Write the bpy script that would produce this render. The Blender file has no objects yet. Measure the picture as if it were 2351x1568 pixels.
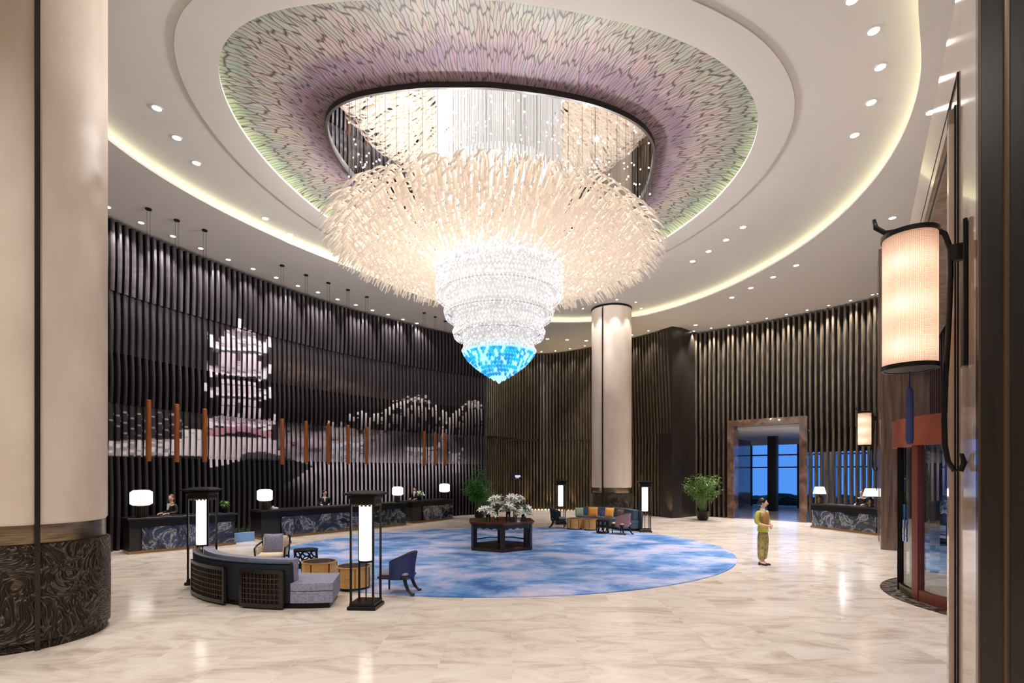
import bpy, math, random
import numpy as np
from mathutils import Matrix, Vector
R = random.Random(7)
PI = math.pi
S = bpy.context.scene

# ---------------------------------------------------------------- camera, world, exposure
cam_d = bpy.data.cameras.new('camera'); cam = bpy.data.objects.new('camera', cam_d)
S.collection.objects.link(cam); S.camera = cam
cam.location = (0, 0, 2.35); cam.rotation_euler = (PI/2, 0, 0)
cam_d.sensor_width = 36; cam_d.sensor_fit = 'HORIZONTAL'; cam_d.lens = 18.0
cam_d.shift_y = 302/2351; cam_d.clip_end = 300
S.view_settings.view_transform = 'Standard'; S.view_settings.look = 'None'
S.view_settings.gamma = 1; S.view_settings.use_curve_mapping = False
S.view_settings.exposure = 0.27
S.cycles.use_denoising = True; S.cycles.use_adaptive_sampling = True; S.cycles.adaptive_threshold = .025
S.cycles.max_bounces = 6; S.cycles.diffuse_bounces = 3; S.cycles.glossy_bounces = 3
S.cycles.transmission_bounces = 5; S.cycles.transparent_max_bounces = 12
S.cycles.sample_clamp_indirect = 4.0
W = bpy.data.worlds.new('dusk'); S.world = W; W.use_nodes = True
bg = W.node_tree.nodes['Background']
bg.inputs[0].default_value = (0.10, 0.30, 0.80, 1); bg.inputs[1].default_value = 1.0
# light strengths
K_SPOT, K_WASH, K_CHAND, K_COVE, K_FILL = 500, 400, 250, 10, 700

# ---------------------------------------------------------------- helpers
def lin(c):
    return tuple((v/12.92 if v <= .04045 else ((v+.055)/1.055)**2.4) for v in [x/255 for x in c])
MATS = {}
def mat(name, col=(.5, .5, .5), rough=.5, metal=0., emit=None, es=0., trans=0., ior=1.45, coat=0., bump=None, spec=.5, fn=None, alpha=1):
    m = bpy.data.materials.new(name); m.use_nodes = True
    nt = m.node_tree; b = nt.nodes['Principled BSDF']
    b.inputs['Base Color'].default_value = (*col, 1); b.inputs['Roughness'].default_value = rough
    b.inputs['Metallic'].default_value = metal; b.inputs['IOR'].default_value = ior
    b.inputs['Transmission Weight'].default_value = trans; b.inputs['Coat Weight'].default_value = coat
    b.inputs['Specular IOR Level'].default_value = spec
    if emit: b.inputs['Emission Color'].default_value = (*emit, 1); b.inputs['Emission Strength'].default_value = es
    if fn: fn(nt, b)
    MATS[name] = m
    return m
def node(nt, t, **kw):
    n = nt.nodes.new(t)
    for k, v in kw.items():
        if k in n.inputs: n.inputs[k].default_value = v
        else: setattr(n, k, v)
    return n
def ramp(nt, stops, interp='LINEAR'):
    r = nt.nodes.new('ShaderNodeValToRGB'); e = r.color_ramp; e.interpolation = interp
    while len(e.elements) > 1: e.elements.remove(e.elements[-1])
    e.elements[0].position = stops[0][0]; e.elements[0].color = (*stops[0][1], 1)
    for p, c in stops[1:]:
        x = e.elements.new(p); x.color = (*c, 1)
    return r
def coords(nt, scale=(1, 1, 1), kind='Object', rot=(0, 0, 0)):
    t = nt.nodes.new('ShaderNodeTexCoord'); m = nt.nodes.new('ShaderNodeMapping')
    m.inputs['Scale'].default_value = scale; m.inputs['Rotation'].default_value = rot
    nt.links.new(t.outputs[kind], m.inputs[0]); return m.outputs[0]
def noise_col(stops, scale=(1, 1, 1), ns=4, detail=5, dist=0., rough_n=.55, bump=0., kind='Object', rot=(0, 0, 0)):
    def f(nt, b):
        v = coords(nt, scale, kind, rot)
        n = node(nt, 'ShaderNodeTexNoise', Scale=ns, Detail=detail, Distortion=dist, Roughness=rough_n)
        nt.links.new(v, n.inputs['Vector'])
        r = ramp(nt, stops); nt.links.new(n.outputs[0], r.inputs[0]); nt.links.new(r.outputs[0], b.inputs['Base Color'])
        if bump:
            bp = node(nt, 'ShaderNodeBump', Strength=bump, Distance=.02)
            nt.links.new(n.outputs[0], bp.inputs['Height']); nt.links.new(bp.outputs[0], b.inputs['Normal'])
    return f

class MB:
    def __init__(s): s.v = []; s.f = []; s.M = Matrix.Identity(4)
    def _add(s, vs, fs):
        o = len(s.v); s.v += [tuple(s.M @ Vector(p)) for p in vs]; s.f += [[i+o for i in f] for f in fs]; return s
    def box(s, c, d, rz=0, bev=0):
        x, y, z = d[0]/2, d[1]/2, d[2]/2; cr, sr = math.cos(rz), math.sin(rz)
        def tr(p): return (c[0]+p[0]*cr-p[1]*sr, c[1]+p[0]*sr+p[1]*cr, c[2]+p[2])
        if bev:
            b = min(bev, x*.9, y*.9, z*.9); vs = []
            for k, (zz, i) in enumerate(((-z, b), (-z+b, 0), (z-b, 0), (z, b))):
                X, Y = x-i, y-i; q = b
                vs += [(-X+q, -Y, zz), (X-q, -Y, zz), (X, -Y+q, zz), (X, Y-q, zz), (X-q, Y, zz), (-X+q, Y, zz), (-X, Y-q, zz), (-X, -Y+q, zz)]
            fs = [list(range(7, -1, -1)), list(range(24, 32))]
            for k in range(3):
                for j in range(8): fs.append([k*8+j, k*8+(j+1) % 8, k*8+8+(j+1) % 8, k*8+8+j])
            return s._add([tr(p) for p in vs], fs)
        vs = [tr(p) for p in ((-x, -y, -z), (x, -y, -z), (x, y, -z), (-x, y, -z), (-x, -y, z), (x, -y, z), (x, y, z), (-x, y, z))]
        return s._add(vs, [[3, 2, 1, 0], [4, 5, 6, 7], [0, 1, 5, 4], [1, 2, 6, 5], [2, 3, 7, 6], [3, 0, 4, 7]])
    def lathe(s, prof, c=(0, 0, 0), n=24, sx=1, sy=1, a0=0, cap=True):
        vs = []; fs = []
        for r, z in prof:
            for k in range(n):
                a = a0+2*PI*k/n; vs.append((c[0]+r*sx*math.cos(a), c[1]+r*sy*math.sin(a), c[2]+z))
        m = len(prof)
        for i in range(m-1):
            for k in range(n):
                k2 = (k+1) % n; fs.append([i*n+k, i*n+k2, i*n+n+k2, i*n+n+k])
        if cap: fs += [list(range(n-1, -1, -1)), list(range((m-1)*n, m*n))]
        return s._add(vs, fs)
    def cyl(s, c, r, h, n=20, r2=None):
        return s.lathe([(r, 0), (r if r2 is None else r2, h)], c, n)
    def tube(s, pts, rad, n=8, cap=True, flat=1.):
        pts = [Vector(p) for p in pts]; N = len(pts); vs = []; fs = []
        if not hasattr(rad, '__len__'): rad = [rad]*N
        up = None
        for i, p in enumerate(pts):
            t = (pts[min(i+1, N-1)]-pts[max(i-1, 0)]).normalized()
            if up is None:
                up = Vector((0, 0, 1)) if abs(t.z) < .9 else Vector((1, 0, 0))
            a = t.cross(up)
            if a.length < 1e-4: a = t.cross(Vector((0, 1, 0)))
            a.normalize(); b = a.cross(t).normalized(); up = b
            for k in range(n):
                q = 2*PI*k/n; vs.append(p+a*math.cos(q)*rad[i]+b*math.sin(q)*rad[i]*flat)
        for i in range(N-1):
            for k in range(n):
                k2 = (k+1) % n; fs.append([i*n+k, i*n+k2, i*n+n+k2, i*n+n+k])
        if cap: fs += [list(range(n-1, -1, -1)), list(range((N-1)*n, N*n))]
        return s._add(vs, fs)
    def prism(s, poly, z0, z1):
        n = len(poly)
        vs = [(x, y, z0) for x, y in poly]+[(x, y, z1) for x, y in poly]
        fs = [list(range(n-1, -1, -1)), list(range(n, 2*n))]+[[i, (i+1) % n, n+(i+1) % n, n+i] for i in range(n)]
        return s._add(vs, fs)
    def quad(s, a, b, c, d): return s._add([a, b, c, d], [[0, 1, 2, 3]])
    def ball(s, c, r, n=12, m=8, sc=(1, 1, 1)):
        prof = [(math.sin(PI*i/m)*r, -math.cos(PI*i/m)*r*sc[2]) for i in range(m+1)]
        prof[0] = (r*.02, prof[0][1]); prof[-1] = (r*.02, prof[-1][1])
        return s.lathe(prof, c, n, sc[0], sc[1])
    def arcwall(s, cx, cy, r0, r1, a0, a1, z0, z1, n=24):
        o = []; i = []
        for k in range(n+1):
            a = math.radians(a0+(a1-a0)*k/n); o.append((cx+r1*math.cos(a), cy+r1*math.sin(a))); i.append((cx+r0*math.cos(a), cy+r0*math.sin(a)))
        vs = []; fs = []
        for k in range(n+1): vs += [(*i[k], z0), (*o[k], z0), (*o[k], z1), (*i[k], z1)]
        for k in range(n):
            for q in range(4): fs.append([k*4+q, k*4+(q+1) % 4, k*4+4+(q+1) % 4, k*4+4+q])
        fs += [[3, 2, 1, 0], [n*4, n*4+1, n*4+2, n*4+3]]
        return s._add(vs, fs)
    def mesh(s, name, m=None, smooth=False, auto=None):
        me = bpy.data.meshes.new(name); me.from_pydata(s.v, [], s.f); me.update()
        if m: me.materials.append(m)
        if smooth or auto:
            me.polygons.foreach_set('use_smooth', [True]*len(me.polygons))
            if auto:
                try: me.set_sharp_from_angle(angle=math.radians(auto))
                except Exception: pass
        return me

def link(o): S.collection.objects.link(o); return o
def tag(o, label=None, cat=None, group=None, kind=None):
    if label: o['label'] = label
    if cat: o['category'] = cat
    if group: o['group'] = group
    if kind: o['kind'] = kind
    return o
def T(name, label, cat, loc=(0, 0, 0), rz=0, group=None):
    o = link(bpy.data.objects.new(name, None)); o.location = loc; o.rotation_euler = (0, 0, rz); o.empty_display_size = .2
    return tag(o, label, cat, group)
def P(name, mb, m, parent=None, smooth=False, auto=None, label=None, kind=None):
    me = mb.mesh(name, m, smooth, auto) if isinstance(mb, MB) else mb
    o = link(bpy.data.objects.new(name, me)); o.parent = parent
    if label: o['label'] = label
    if kind: o['kind'] = kind
    return o
def ST(name, mb, m, parent=None, smooth=False, auto=None):
    o = P(name, mb, m, parent, smooth, auto); o['kind'] = 'structure'; return o
def dup(src, loc, rz=None, label=None, group=None, scale=None):
    def cp(o, par):
        c = o.copy(); link(c); c.parent = par
        for ch in list(o.children): cp(ch, c)
        return c
    r = cp(src, None); r.location = loc
    if rz is not None: r.rotation_euler = (0, 0, rz)
    if label: r['label'] = label
    if group: r['group'] = group
    if scale: r.scale = scale
    return r
F, CX, HY, HC = 1175.5, 1175.5, 1086.0, 2.35
def up(x, y, z):                     # photograph pixel -> point at height z
    Y = F*(z-HC)/(HY-y); return ((x-CX)/F*Y, Y)
def ell(c, ra, rb, ang, n=160, k=1.0, off=0.):
    d = math.radians(ang); out = []
    for i in range(n):
        t = 2*PI*i/n; u, v = (ra*k+off)*math.cos(t), (rb*k+off)*math.sin(t)
        out.append((c[0]+u*math.cos(d)-v*math.sin(d), c[1]+u*math.sin(d)+v*math.cos(d)))
    return out
def strip(mb, A, za, B, zb, closed=True):
    n = len(A); vs = [(x, y, za) for x, y in A]+[(x, y, zb) for x, y in B]
    fs = [[i, (i+1) % n, n+(i+1) % n, n+i] for i in range(n if closed else n-1)]
    return mb._add(vs, fs)
def resample(pts, step):
    P_ = np.array(pts, float); out = []
    # catmull-rom
    Q = np.vstack([2*P_[0]-P_[1], P_, 2*P_[-1]-P_[-2]]); fine = []
    for i in range(1, len(Q)-2):
        for t in np.linspace(0, 1, 30, endpoint=False):
            a, b, c, d = Q[i-1], Q[i], Q[i+1], Q[i+2]
            fine.append(.5*((2*b)+(-a+c)*t+(2*a-5*b+4*c-d)*t*t+(-a+3*b-3*c+d)*t**3))
    fine.append(Q[-2]); fine = np.array(fine)
    L = np.concatenate([[0], np.cumsum(np.linalg.norm(np.diff(fine, axis=0), axis=1))])
    n = int(L[-1]/step); s = np.linspace(0, L[-1], n+1)
    return np.stack([np.interp(s, L, fine[:, 0]), np.interp(s, L, fine[:, 1])], 1)
def normals(pts, toward):
    t = np.gradient(pts, axis=0); t /= np.linalg.norm(t, axis=1)[:, None]
    n = np.stack([-t[:, 1], t[:, 0]], 1); sg = np.sign(((np.array(toward)-pts)*n).sum(1)); return t, n*sg[:, None]

# ---------------------------------------------------------------- materials
def marble_floor(nt, b):
    v = coords(nt, (1, 1, 1))
    br = node(nt, 'ShaderNodeTexBrick', Scale=1.0); br.inputs['Brick Width'].default_value = .9; br.inputs['Row Height'].default_value = .9
    br.inputs['Mortar Size'].default_value = .004; br.offset = 0
    br.inputs['Color1'].default_value = (0, 0, 0, 1); br.inputs['Color2'].default_value = (1, 1, 1, 1); br.inputs['Mortar'].default_value = (.5, .5, .5, 1)
    nt.links.new(v, br.inputs['Vector'])
    add = nt.nodes.new('ShaderNodeVectorMath'); add.operation = 'MULTIPLY_ADD'
    add.inputs[1].default_value = (1.1, .7, .5); nt.links.new(br.outputs['Color'], add.inputs[0]); 
    mp = nt.nodes.new('ShaderNodeMapping'); mp.inputs['Scale'].default_value = (.55, 1.3, 1); mp.inputs['Rotation'].default_value = (0, 0, .25); nt.links.new(v, mp.inputs[0])
    nt.links.new(mp.outputs[0], add.inputs[2])
    n = node(nt, 'ShaderNodeTexNoise', Scale=1.7, Detail=7, Roughness=.68, Distortion=.9); nt.links.new(add.outputs[0], n.inputs['Vector'])
    r = ramp(nt, [(.22, lin((172, 148, 130))), (.38, lin((206, 188, 172))), (.50, lin((228, 212, 197))), (.66, lin((238, 225, 212))), (.85, lin((204, 182, 166)))])
    nt.links.new(n.outputs[0], r.inputs[0])
    mx = nt.nodes.new('ShaderNodeMix'); mx.data_type = 'RGBA'; mx.inputs['Factor'].default_value = 1; mx.blend_type = 'MULTIPLY'
    r2 = ramp(nt, [(0, (.955, .95, .945)), (.5, (.975, .975, .975)), (1, (1, 1, 1))]); nt.links.new(br.outputs['Color'], r2.inputs[0])
    nt.links.new(r.outputs[0], mx.inputs['A']); nt.links.new(r2.outputs[0], mx.inputs['B']); nt.links.new(mx.outputs['Result'], b.inputs['Base Color'])
M_floor = mat('polished marble floor', rough=.15, spec=.4, fn=marble_floor)
M_ceil = mat('warm white ceiling paint', lin((212, 206, 200)), .75)
M_cove = mat('cove strip light', (0, 0, 0), emit=(.97, 1, .62), es=K_COVE*.8)
M_cove2 = mat('green white cove strip', (0, 0, 0), emit=(.93, 1., .5), es=K_COVE*.8)
M_black = mat('black metal', (.012, .011, .011), .35, .6)
M_dark = mat('dark stained timber', (.012, .009, .008), .32, coat=.15)
M_backp = mat('black backing panel', (.008, .007, .007), .5)
M_bronze = mat('brushed bronze', lin((120, 104, 84)), .3, 1., fn=noise_col([(.3, lin((96, 82, 66))), (.7, lin((150, 132, 108)))], (1, 1, 30), 3))
M_slat = mat('dark bronze slat', lin((88, 76, 62)), .34, .35, fn=noise_col([(.3, lin((62, 52, 43))), (.7, lin((112, 98, 80)))], (6, 6, .6), 3))
def glass_like(name, tint, rough=0.0, mixf=.12):
    m = bpy.data.materials.new(name); m.use_nodes = True; nt = m.node_tree; nt.nodes.clear()
    o = nt.nodes.new('ShaderNodeOutputMaterial'); tr = node(nt, 'ShaderNodeBsdfTransparent'); tr.inputs[0].default_value = (*tint, 1)
    g = node(nt, 'ShaderNodeBsdfGlossy'); g.inputs['Roughness'].default_value = rough
    mx = nt.nodes.new('ShaderNodeMixShader'); fr = node(nt, 'ShaderNodeFresnel', IOR=1.5)
    ad = nt.nodes.new('ShaderNodeMath'); ad.operation = 'MULTIPLY'; ad.inputs[1].default_value = mixf; nt.links.new(fr.outputs[0], ad.inputs[0])
    nt.links.new(ad.outputs[0], mx.inputs[0]); nt.links.new(tr.outputs[0], mx.inputs[1]); nt.links.new(g.outputs[0], mx.inputs[2]); nt.links.new(mx.outputs[0], o.inputs[0])
    return m
M_glass = glass_like('clear glass', (.86, .93, .98), 0., .4)
M_vase = glass_like('vase glass', (.93, .97, .95), 0., 1.)
M_mirror = mat('mirror', (.86, .86, .86), .02, 1.)
M_lamp = mat('lamp disc', (1, 1, 1), emit=(1, .95, .88), es=22)
M_tubelit = mat('lit lantern tube', (.9, .88, .8), .5, emit=(1, .94, .8), es=1.7)
M_shade = mat('lit lamp shade', (.95, .93, .88), .5, emit=(1, .95, .86), es=1.15)
M_copper = mat('copper toned wood', lin((150, 88, 50)), .3, .5, fn=noise_col([(.3, lin((140, 74, 36))), (.7, lin((168, 102, 54)))], (4, 4, .5), 4))
M_gold = mat('brushed gold', lin((206, 158, 92)), .32, .35, fn=noise_col([(.3, lin((206, 146, 76))), (.7, lin((234, 188, 122)))], (1, 1, 20), 3))
M_blue = mat('deep blue fabric', lin((36, 46, 92)), .7)
M_navy = mat('navy fabric', lin((13, 19, 30)), .75)
M_greyf = mat('grey lilac fabric', lin((132, 130, 148)), .8, fn=noise_col([(.35, lin((118, 116, 136))), (.65, lin((150, 148, 164)))], ns=30))
M_cream = mat('cream fabric', lin((226, 206, 176)), .8)
M_orange = mat('orange cushion', lin((214, 142, 60)), .7)
M_pinkf = mat('dusty pink fabric', lin((160, 120, 116)), .8)
M_teal = mat('blue grey velvet', lin((78, 100, 118)), .7)
M_red = mat('polished red wood', lin((98, 42, 26)), .15, coat=.5, fn=noise_col([(.3, lin((70, 26, 16))), (.7, lin((128, 58, 34)))], (1, 5, 1), 4))
def stone(nt, b):
    v = coords(nt, (1, 1, 1)); n = node(nt, 'ShaderNodeTexNoise', Scale=1.2, Detail=9, Distortion=1.2, Roughness=.68)
    nt.links.new(v, n.inputs['Vector'])
    r = ramp(nt, [(.0, (.006, .007, .01)), (.44, (.01, .013, .02)), (.485, (.05, .07, .13)), (.5, (.42, .38, .3)), (.515, (.05, .07, .13)), (.6, (.008, .01, .016)), (.66, (.03, .04, .07)), (.672, (.25, .24, .2)), (.69, (.01, .01, .014))])
    nt.links.new(n.outputs[0], r.inputs[0]); nt.links.new(r.outputs[0], b.inputs['Base Color'])
M_stone = mat('black veined marble', rough=.07, fn=stone, coat=.3)
M_brownst = mat('brown striated stone', rough=.16, fn=noise_col([(.25, lin((74, 58, 50))), (.5, lin((112, 92, 80))), (.75, lin((140, 116, 100)))], (5, 5, .35), 2.2, 6, .3), coat=.3)
M_beigest = mat('polished beige stone', rough=.1, fn=noise_col([(.25, lin((150, 128, 110))), (.5, lin((186, 164, 146))), (.75, lin((206, 188, 170)))], (3.2, 3.2, .3), 1.7, 6, .5), coat=.4)
M_portal = mat('bronze veined portal stone', rough=.12, fn=noise_col([(.25, lin((62, 46, 38))), (.5, lin((104, 80, 66))), (.75, lin((156, 130, 110)))], (1, 1, 1), 1.5, 7, 1.0), coat=.4)
def plaster(nt, b):
    v = coords(nt, (1.2, 1.2, .5)); n = node(nt, 'ShaderNodeTexNoise', Scale=1.4, Detail=4); nt.links.new(v, n.inputs['Vector'])
    r = ramp(nt, [(.3, lin((214, 196, 180))), (.7, lin((230, 214, 198)))]); nt.links.new(n.outputs[0], r.inputs[0]); nt.links.new(r.outputs[0], b.inputs['Base Color'])
M_shaft = mat('cream column cladding', rough=.38, fn=plaster)
def carved(nt, b):
    v = coords(nt, (1, 1, 1)); n = node(nt, 'ShaderNodeTexNoise', Scale=1.9, Detail=1.5, Distortion=2.6); nt.links.new(v, n.inputs['Vector'])
    m1 = nt.nodes.new('ShaderNodeMath'); m1.operation = 'MULTIPLY'; m1.inputs[1].default_value = 62; nt.links.new(n.outputs[0], m1.inputs[0])
    m2 = nt.nodes.new('ShaderNodeMath'); m2.operation = 'SINE'; nt.links.new(m1.outputs[0], m2.inputs[0])
    r = ramp(nt, [(0, (.028, .018, .012)), (.6, (.045, .031, .023)), (1, (.10, .072, .05))])
    m3 = nt.nodes.new('ShaderNodeMapRange'); m3.inputs['From Min'].default_value = -1; nt.links.new(m2.outputs[0], m3.inputs[0])
    nt.links.new(m3.outputs[0], r.inputs[0]); nt.links.new(r.outputs[0], b.inputs['Base Color'])
    bp = node(nt, 'ShaderNodeBump', Strength=.9, Distance=.02); nt.links.new(m2.outputs[0], bp.inputs['Height']); nt.links.new(bp.outputs[0], b.inputs['Normal'])
M_carved = mat('carved bronze relief', rough=.35, metal=.55, fn=carved)
def rugf(nt, b):
    v = coords(nt, (.8, 1.0, 1)); n = node(nt, 'ShaderNodeTexNoise', Scale=.8, Detail=9, Distortion=.35, Roughness=.66); nt.links.new(v, n.inputs['Vector'])
    r = ramp(nt, [(.25, lin((50, 76, 130))), (.38, lin((74, 112, 166))), (.47, lin((114, 144, 190))), (.55, lin((158, 168, 204))), (.63, lin((188, 180, 202))), (.72, lin((202, 190, 194))), (.85, lin((150, 160, 196)))])
    nt.links.new(n.outputs[0], r.inputs[0])
    n2 = node(nt, 'ShaderNodeTexNoise', Scale=9, Detail=5, Roughness=.7); v2 = coords(nt, (.35, 2.2, 1)); nt.links.new(v2, n2.inputs['Vector'])
    mx = nt.nodes.new('ShaderNodeMix'); mx.data_type = 'RGBA'; mx.blend_type = 'OVERLAY'; mx.inputs['Factor'].default_value = .5
    nt.links.new(r.outputs[0], mx.inputs['A']); nt.links.new(n2.outputs[0], mx.inputs['B']); nt.links.new(mx.outputs['Result'], b.inputs['Base Color'])
M_rug = mat('blue cloud patterned carpet', rough=.95, spec=.1, fn=rugf)
def domef(nt, b):
    t = nt.nodes.new('ShaderNodeTexCoord'); mp = nt.nodes.new('ShaderNodeMapping'); mp.inputs['Scale'].default_value = (400, 5.2, 1)
    nt.links.new(t.outputs['UV'], mp.inputs[0])
    nz = node(nt, 'ShaderNodeTexNoise', Scale=2.2, Detail=2); mpn = nt.nodes.new('ShaderNodeMapping'); mpn.inputs['Scale'].default_value = (14, 3, 1); nt.links.new(t.outputs['UV'], mpn.inputs[0]); nt.links.new(mpn.outputs[0], nz.inputs['Vector'])
    ad = nt.nodes.new('ShaderNodeVectorMath'); ad.operation = 'MULTIPLY_ADD'; ad.inputs[1].default_value = (1.8, .25, 0); nt.links.new(nz.outputs['Color'], ad.inputs[0]); nt.links.new(mp.outputs[0], ad.inputs[2])
    vo = node(nt, 'ShaderNodeTexVoronoi', Scale=1.0); vo.feature = 'DISTANCE_TO_EDGE'; vo.voronoi_dimensions = '2D'; nt.links.new(ad.outputs[0], vo.inputs['Vector'])
    ed = nt.nodes.new('ShaderNodeMapRange'); ed.inputs['From Min'].default_value = .01; ed.inputs['From Max'].default_value = .13; nt.links.new(vo.outputs['Distance'], ed.inputs[0])
    vc = node(nt, 'ShaderNodeTexVoronoi', Scale=1.0); vc.voronoi_dimensions = '2D'; nt.links.new(ad.outputs[0], vc.inputs['Vector'])
    sep = nt.nodes.new('ShaderNodeSeparateXYZ'); nt.links.new(t.outputs['UV'], sep.inputs[0])
    n3 = node(nt, 'ShaderNodeTexNoise', Scale=3, Detail=4); mp3 = nt.nodes.new('ShaderNodeMapping'); mp3.inputs['Scale'].default_value = (9, 2, 1); nt.links.new(t.outputs['UV'], mp3.inputs[0]); nt.links.new(mp3.outputs[0], n3.inputs['Vector'])
    m = nt.nodes.new('ShaderNodeMath'); m.operation = 'MULTIPLY_ADD'; m.inputs[1].default_value = .45; nt.links.new(n3.outputs[0], m.inputs[0])
    nt.links.new(sep.outputs[1], m.inputs[2])
    r = ramp(nt, [(.15, lin((140, 148, 128))), (.42, lin((124, 126, 122))), (.62, lin((148, 140, 134))), (.82, lin((156, 142, 142))), (1.0, lin((132, 114, 128)))])
    nt.links.new(m.outputs[0], r.inputs[0])
    mc = nt.nodes.new('ShaderNodeMix'); mc.data_type = 'RGBA'; mc.blend_type = 'SOFT_LIGHT'; mc.inputs['Factor'].default_value = .12
    nt.links.new(r.outputs[0], mc.inputs['A']); nt.links.new(vc.outputs['Color'], mc.inputs['B'])
    mx = nt.nodes.new('ShaderNodeMix'); mx.data_type = 'RGBA'; nt.links.new(ed.outputs[0], mx.inputs['Factor']); mx.inputs['A'].default_value = (*lin((62, 50, 54)), 1)
    nt.links.new(mc.outputs['Result'], mx.inputs['B']); nt.links.new(mx.outputs['Result'], b.inputs['Base Color'])
    bp = node(nt, 'ShaderNodeBump', Strength=.5, Distance=.03); nt.links.new(vo.outputs['Distance'], bp.inputs['Height']); nt.links.new(bp.outputs[0], b.inputs['Normal'])
M_dome = mat('mother of pearl scale mosaic', rough=.55, spec=.3, fn=domef)
def attr(nt, b):
    a = nt.nodes.new('ShaderNodeAttribute'); a.attribute_name = 'paint'; nt.links.new(a.outputs['Color'], b.inputs['Base Color'])
M_side = mat('slat side, black', (.012, .010, .010), .4)
M_mural = mat('printed mural slat', rough=.36, fn=attr, spec=.5)

# ---------------------------------------------------------------- floor and ceiling
RC, RA, RB, RANG = (.19, 13.55), 13.17, 8.4, 62.1          # outer cove oval
DC, DA, DB, DANG = (-.26, 13.6), 6.46, 5.25, 16.7          # dome rim
OC, OA, OB, OANG = (-.34, 14.05), 4.5, 3.45, 10            # opening above the chandelier
N = 192
# outlines of the three soft ovals, as metric points on the ceiling
def outline(pts, c, w=5):
    th = np.array([math.atan2(p[1]-c[1], p[0]-c[0]) % (2*PI) for p in pts]); r = np.array([math.hypot(p[0]-c[0], p[1]-c[1]) for p in pts])
    o = np.argsort(th); th, r = th[o], r[o]; q = np.arange(N)*2*PI/N
    v = np.interp(q, np.concatenate([th-2*PI, th, th+2*PI]), np.tile(r, 3))
    for _ in range(w): v = (np.roll(v, 1)+2*v+np.roll(v, -1))/4
    return v
def loopof(key, off=0.):
    c, v = SHAPES[key]; return [(c[0]+(v[i]+off)*math.cos(2*PI*i/N), c[1]+(v[i]+off)*math.sin(2*PI*i/N)) for i in range(N)]
SHAPES = {
 'R': (RC, outline([up(x, y, 10.0) for x, y in ((245, 322), (400, 425), (500, 480), (600, 528), (700, 573), (800, 612), (860, 635), (1000, 690), (1140, 728), (1280, 742), (1360, 740), (1450, 733), (1600, 690), (1750, 620), (1900, 520), (2000, 420), (2080, 290), (2112, 180), (2110, 80), (2085, 0))]+[(5.6, 6.9), (3.8, 5.5), (1.2, 4.7), (-2, 4.5), (-5, 5.2), (-7.4, 7.0), (-8.9, 9.3)], RC, 14)),
 'D': (DC, outline([up(x, y, 10.22) for x, y in ((497, 160), (510, 90), (560, 50), (640, 22), (800, 8), (1000, 3), (1250, 20), (1400, 48), (1560, 95), (1680, 160), (1742, 255), (1735, 320), (1700, 390), (1640, 460), (1560, 525), (1470, 580), (1340, 625), (1180, 645), (1020, 625), (920, 590), (820, 545), (750, 498), (680, 440), (610, 370), (560, 305), (520, 235))], DC, 12)),
 'O': (OC, outline([up(x, y, 10.36) for x, y in ((745, 272), (760, 250), (800, 230), (900, 213), (1050, 205), (1200, 213), (1300, 228), (1400, 255), (1470, 290), (1500, 325), (1503, 350), (1495, 400), (1480, 450), (1440, 500), (1330, 540), (1180, 555), (1000, 530), (880, 470), (800, 400), (765, 350), (750, 310))], OC, 10)),
}
mb = MB().box((1, 14, -.05), (60, 60, .1)); ST('floor', mb, M_floor)
# outer ceiling with its cove lip
mb = MB(); rin = loopof('R'); big = [(RC[0]+30*math.cos(2*PI*i/N), RC[1]+30*math.sin(2*PI*i/N)) for i in range(N)]
strip(mb, rin, 10.0, big, 10.0); strip(mb, rin, 10.0, rin, 10.05); r2 = loopof('R', .42)
strip(mb, rin, 10.05, r2, 10.05); strip(mb, r2, 10.05, r2, 10.26)
ST('ceiling', mb, M_ceil, smooth=False)
# inner ceiling ring: from above the cove to the dome rim, with the faint step
mb = MB(); dr = None
def loop(c, ra, rb, angd, off=0): return loopof('R' if c is RC else 'D' if c is DC else 'O', off)
L0 = loop(RC, RA, RB, RANG, .42); L1 = loop(DC, DA, DB, DANG, .72); L2 = loop(DC, DA, DB, DANG, 0)
strip(mb, L0, 10.26, L1, 10.26); strip(mb, L1, 10.26, L1, 10.235); strip(mb, L1, 10.235, L2, 10.22); strip(mb, L2, 10.22, L2, 10.28)
L3 = loop(DC, DA, DB, DANG, .35); strip(mb, L2, 10.28, L3, 10.28)
ST('ceiling', mb, M_ceil)
# the scale mosaic dome
prof = [(.35, 10.28), (.33, 10.42), (.2, 10.5), (0, 10.56)]; rows = []
Lo = loop(OC, OA, OB, OANG, 0)
for k, (o, z) in enumerate(prof): rows.append((loop(DC, DA, DB, DANG, o), z, .03*k))
ns = 14
base = rows[-1][0]
for k in range(1, ns+1):
    f = k/ns; pts = [(base[i][0]*(1-f)+Lo[i][0]*f, base[i][1]*(1-f)+Lo[i][1]*f) for i in range(N)]
    rows.append((pts, 10.56+.14*math.sin(PI*f)-.08*f, .1+.9*f))
vs = []; fs = []; uv = []
for pts, z, v in rows:
    for i in range(N+1): vs.append((*pts[i % N], z)); uv.append((i/N, v))
for k in range(len(rows)-1):
    for i in range(N): a = k*(N+1)+i; fs.append([a, a+1, a+N+2, a+N+1])
me = bpy.data.meshes.new('ceiling_dome'); me.from_pydata(vs, [], fs); me.materials.append(M_dome)
ul = me.uv_layers.new(name='UVMap'); idx = np.zeros(len(me.loops), int); me.loops.foreach_get('vertex_index', idx)
ul.data.foreach_set('uv', np.array(uv)[idx].ravel()); me.polygons.foreach_set('use_smooth', [True]*len(me.polygons))
o = P('ceiling', me, None); o['kind'] = 'structure'
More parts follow.
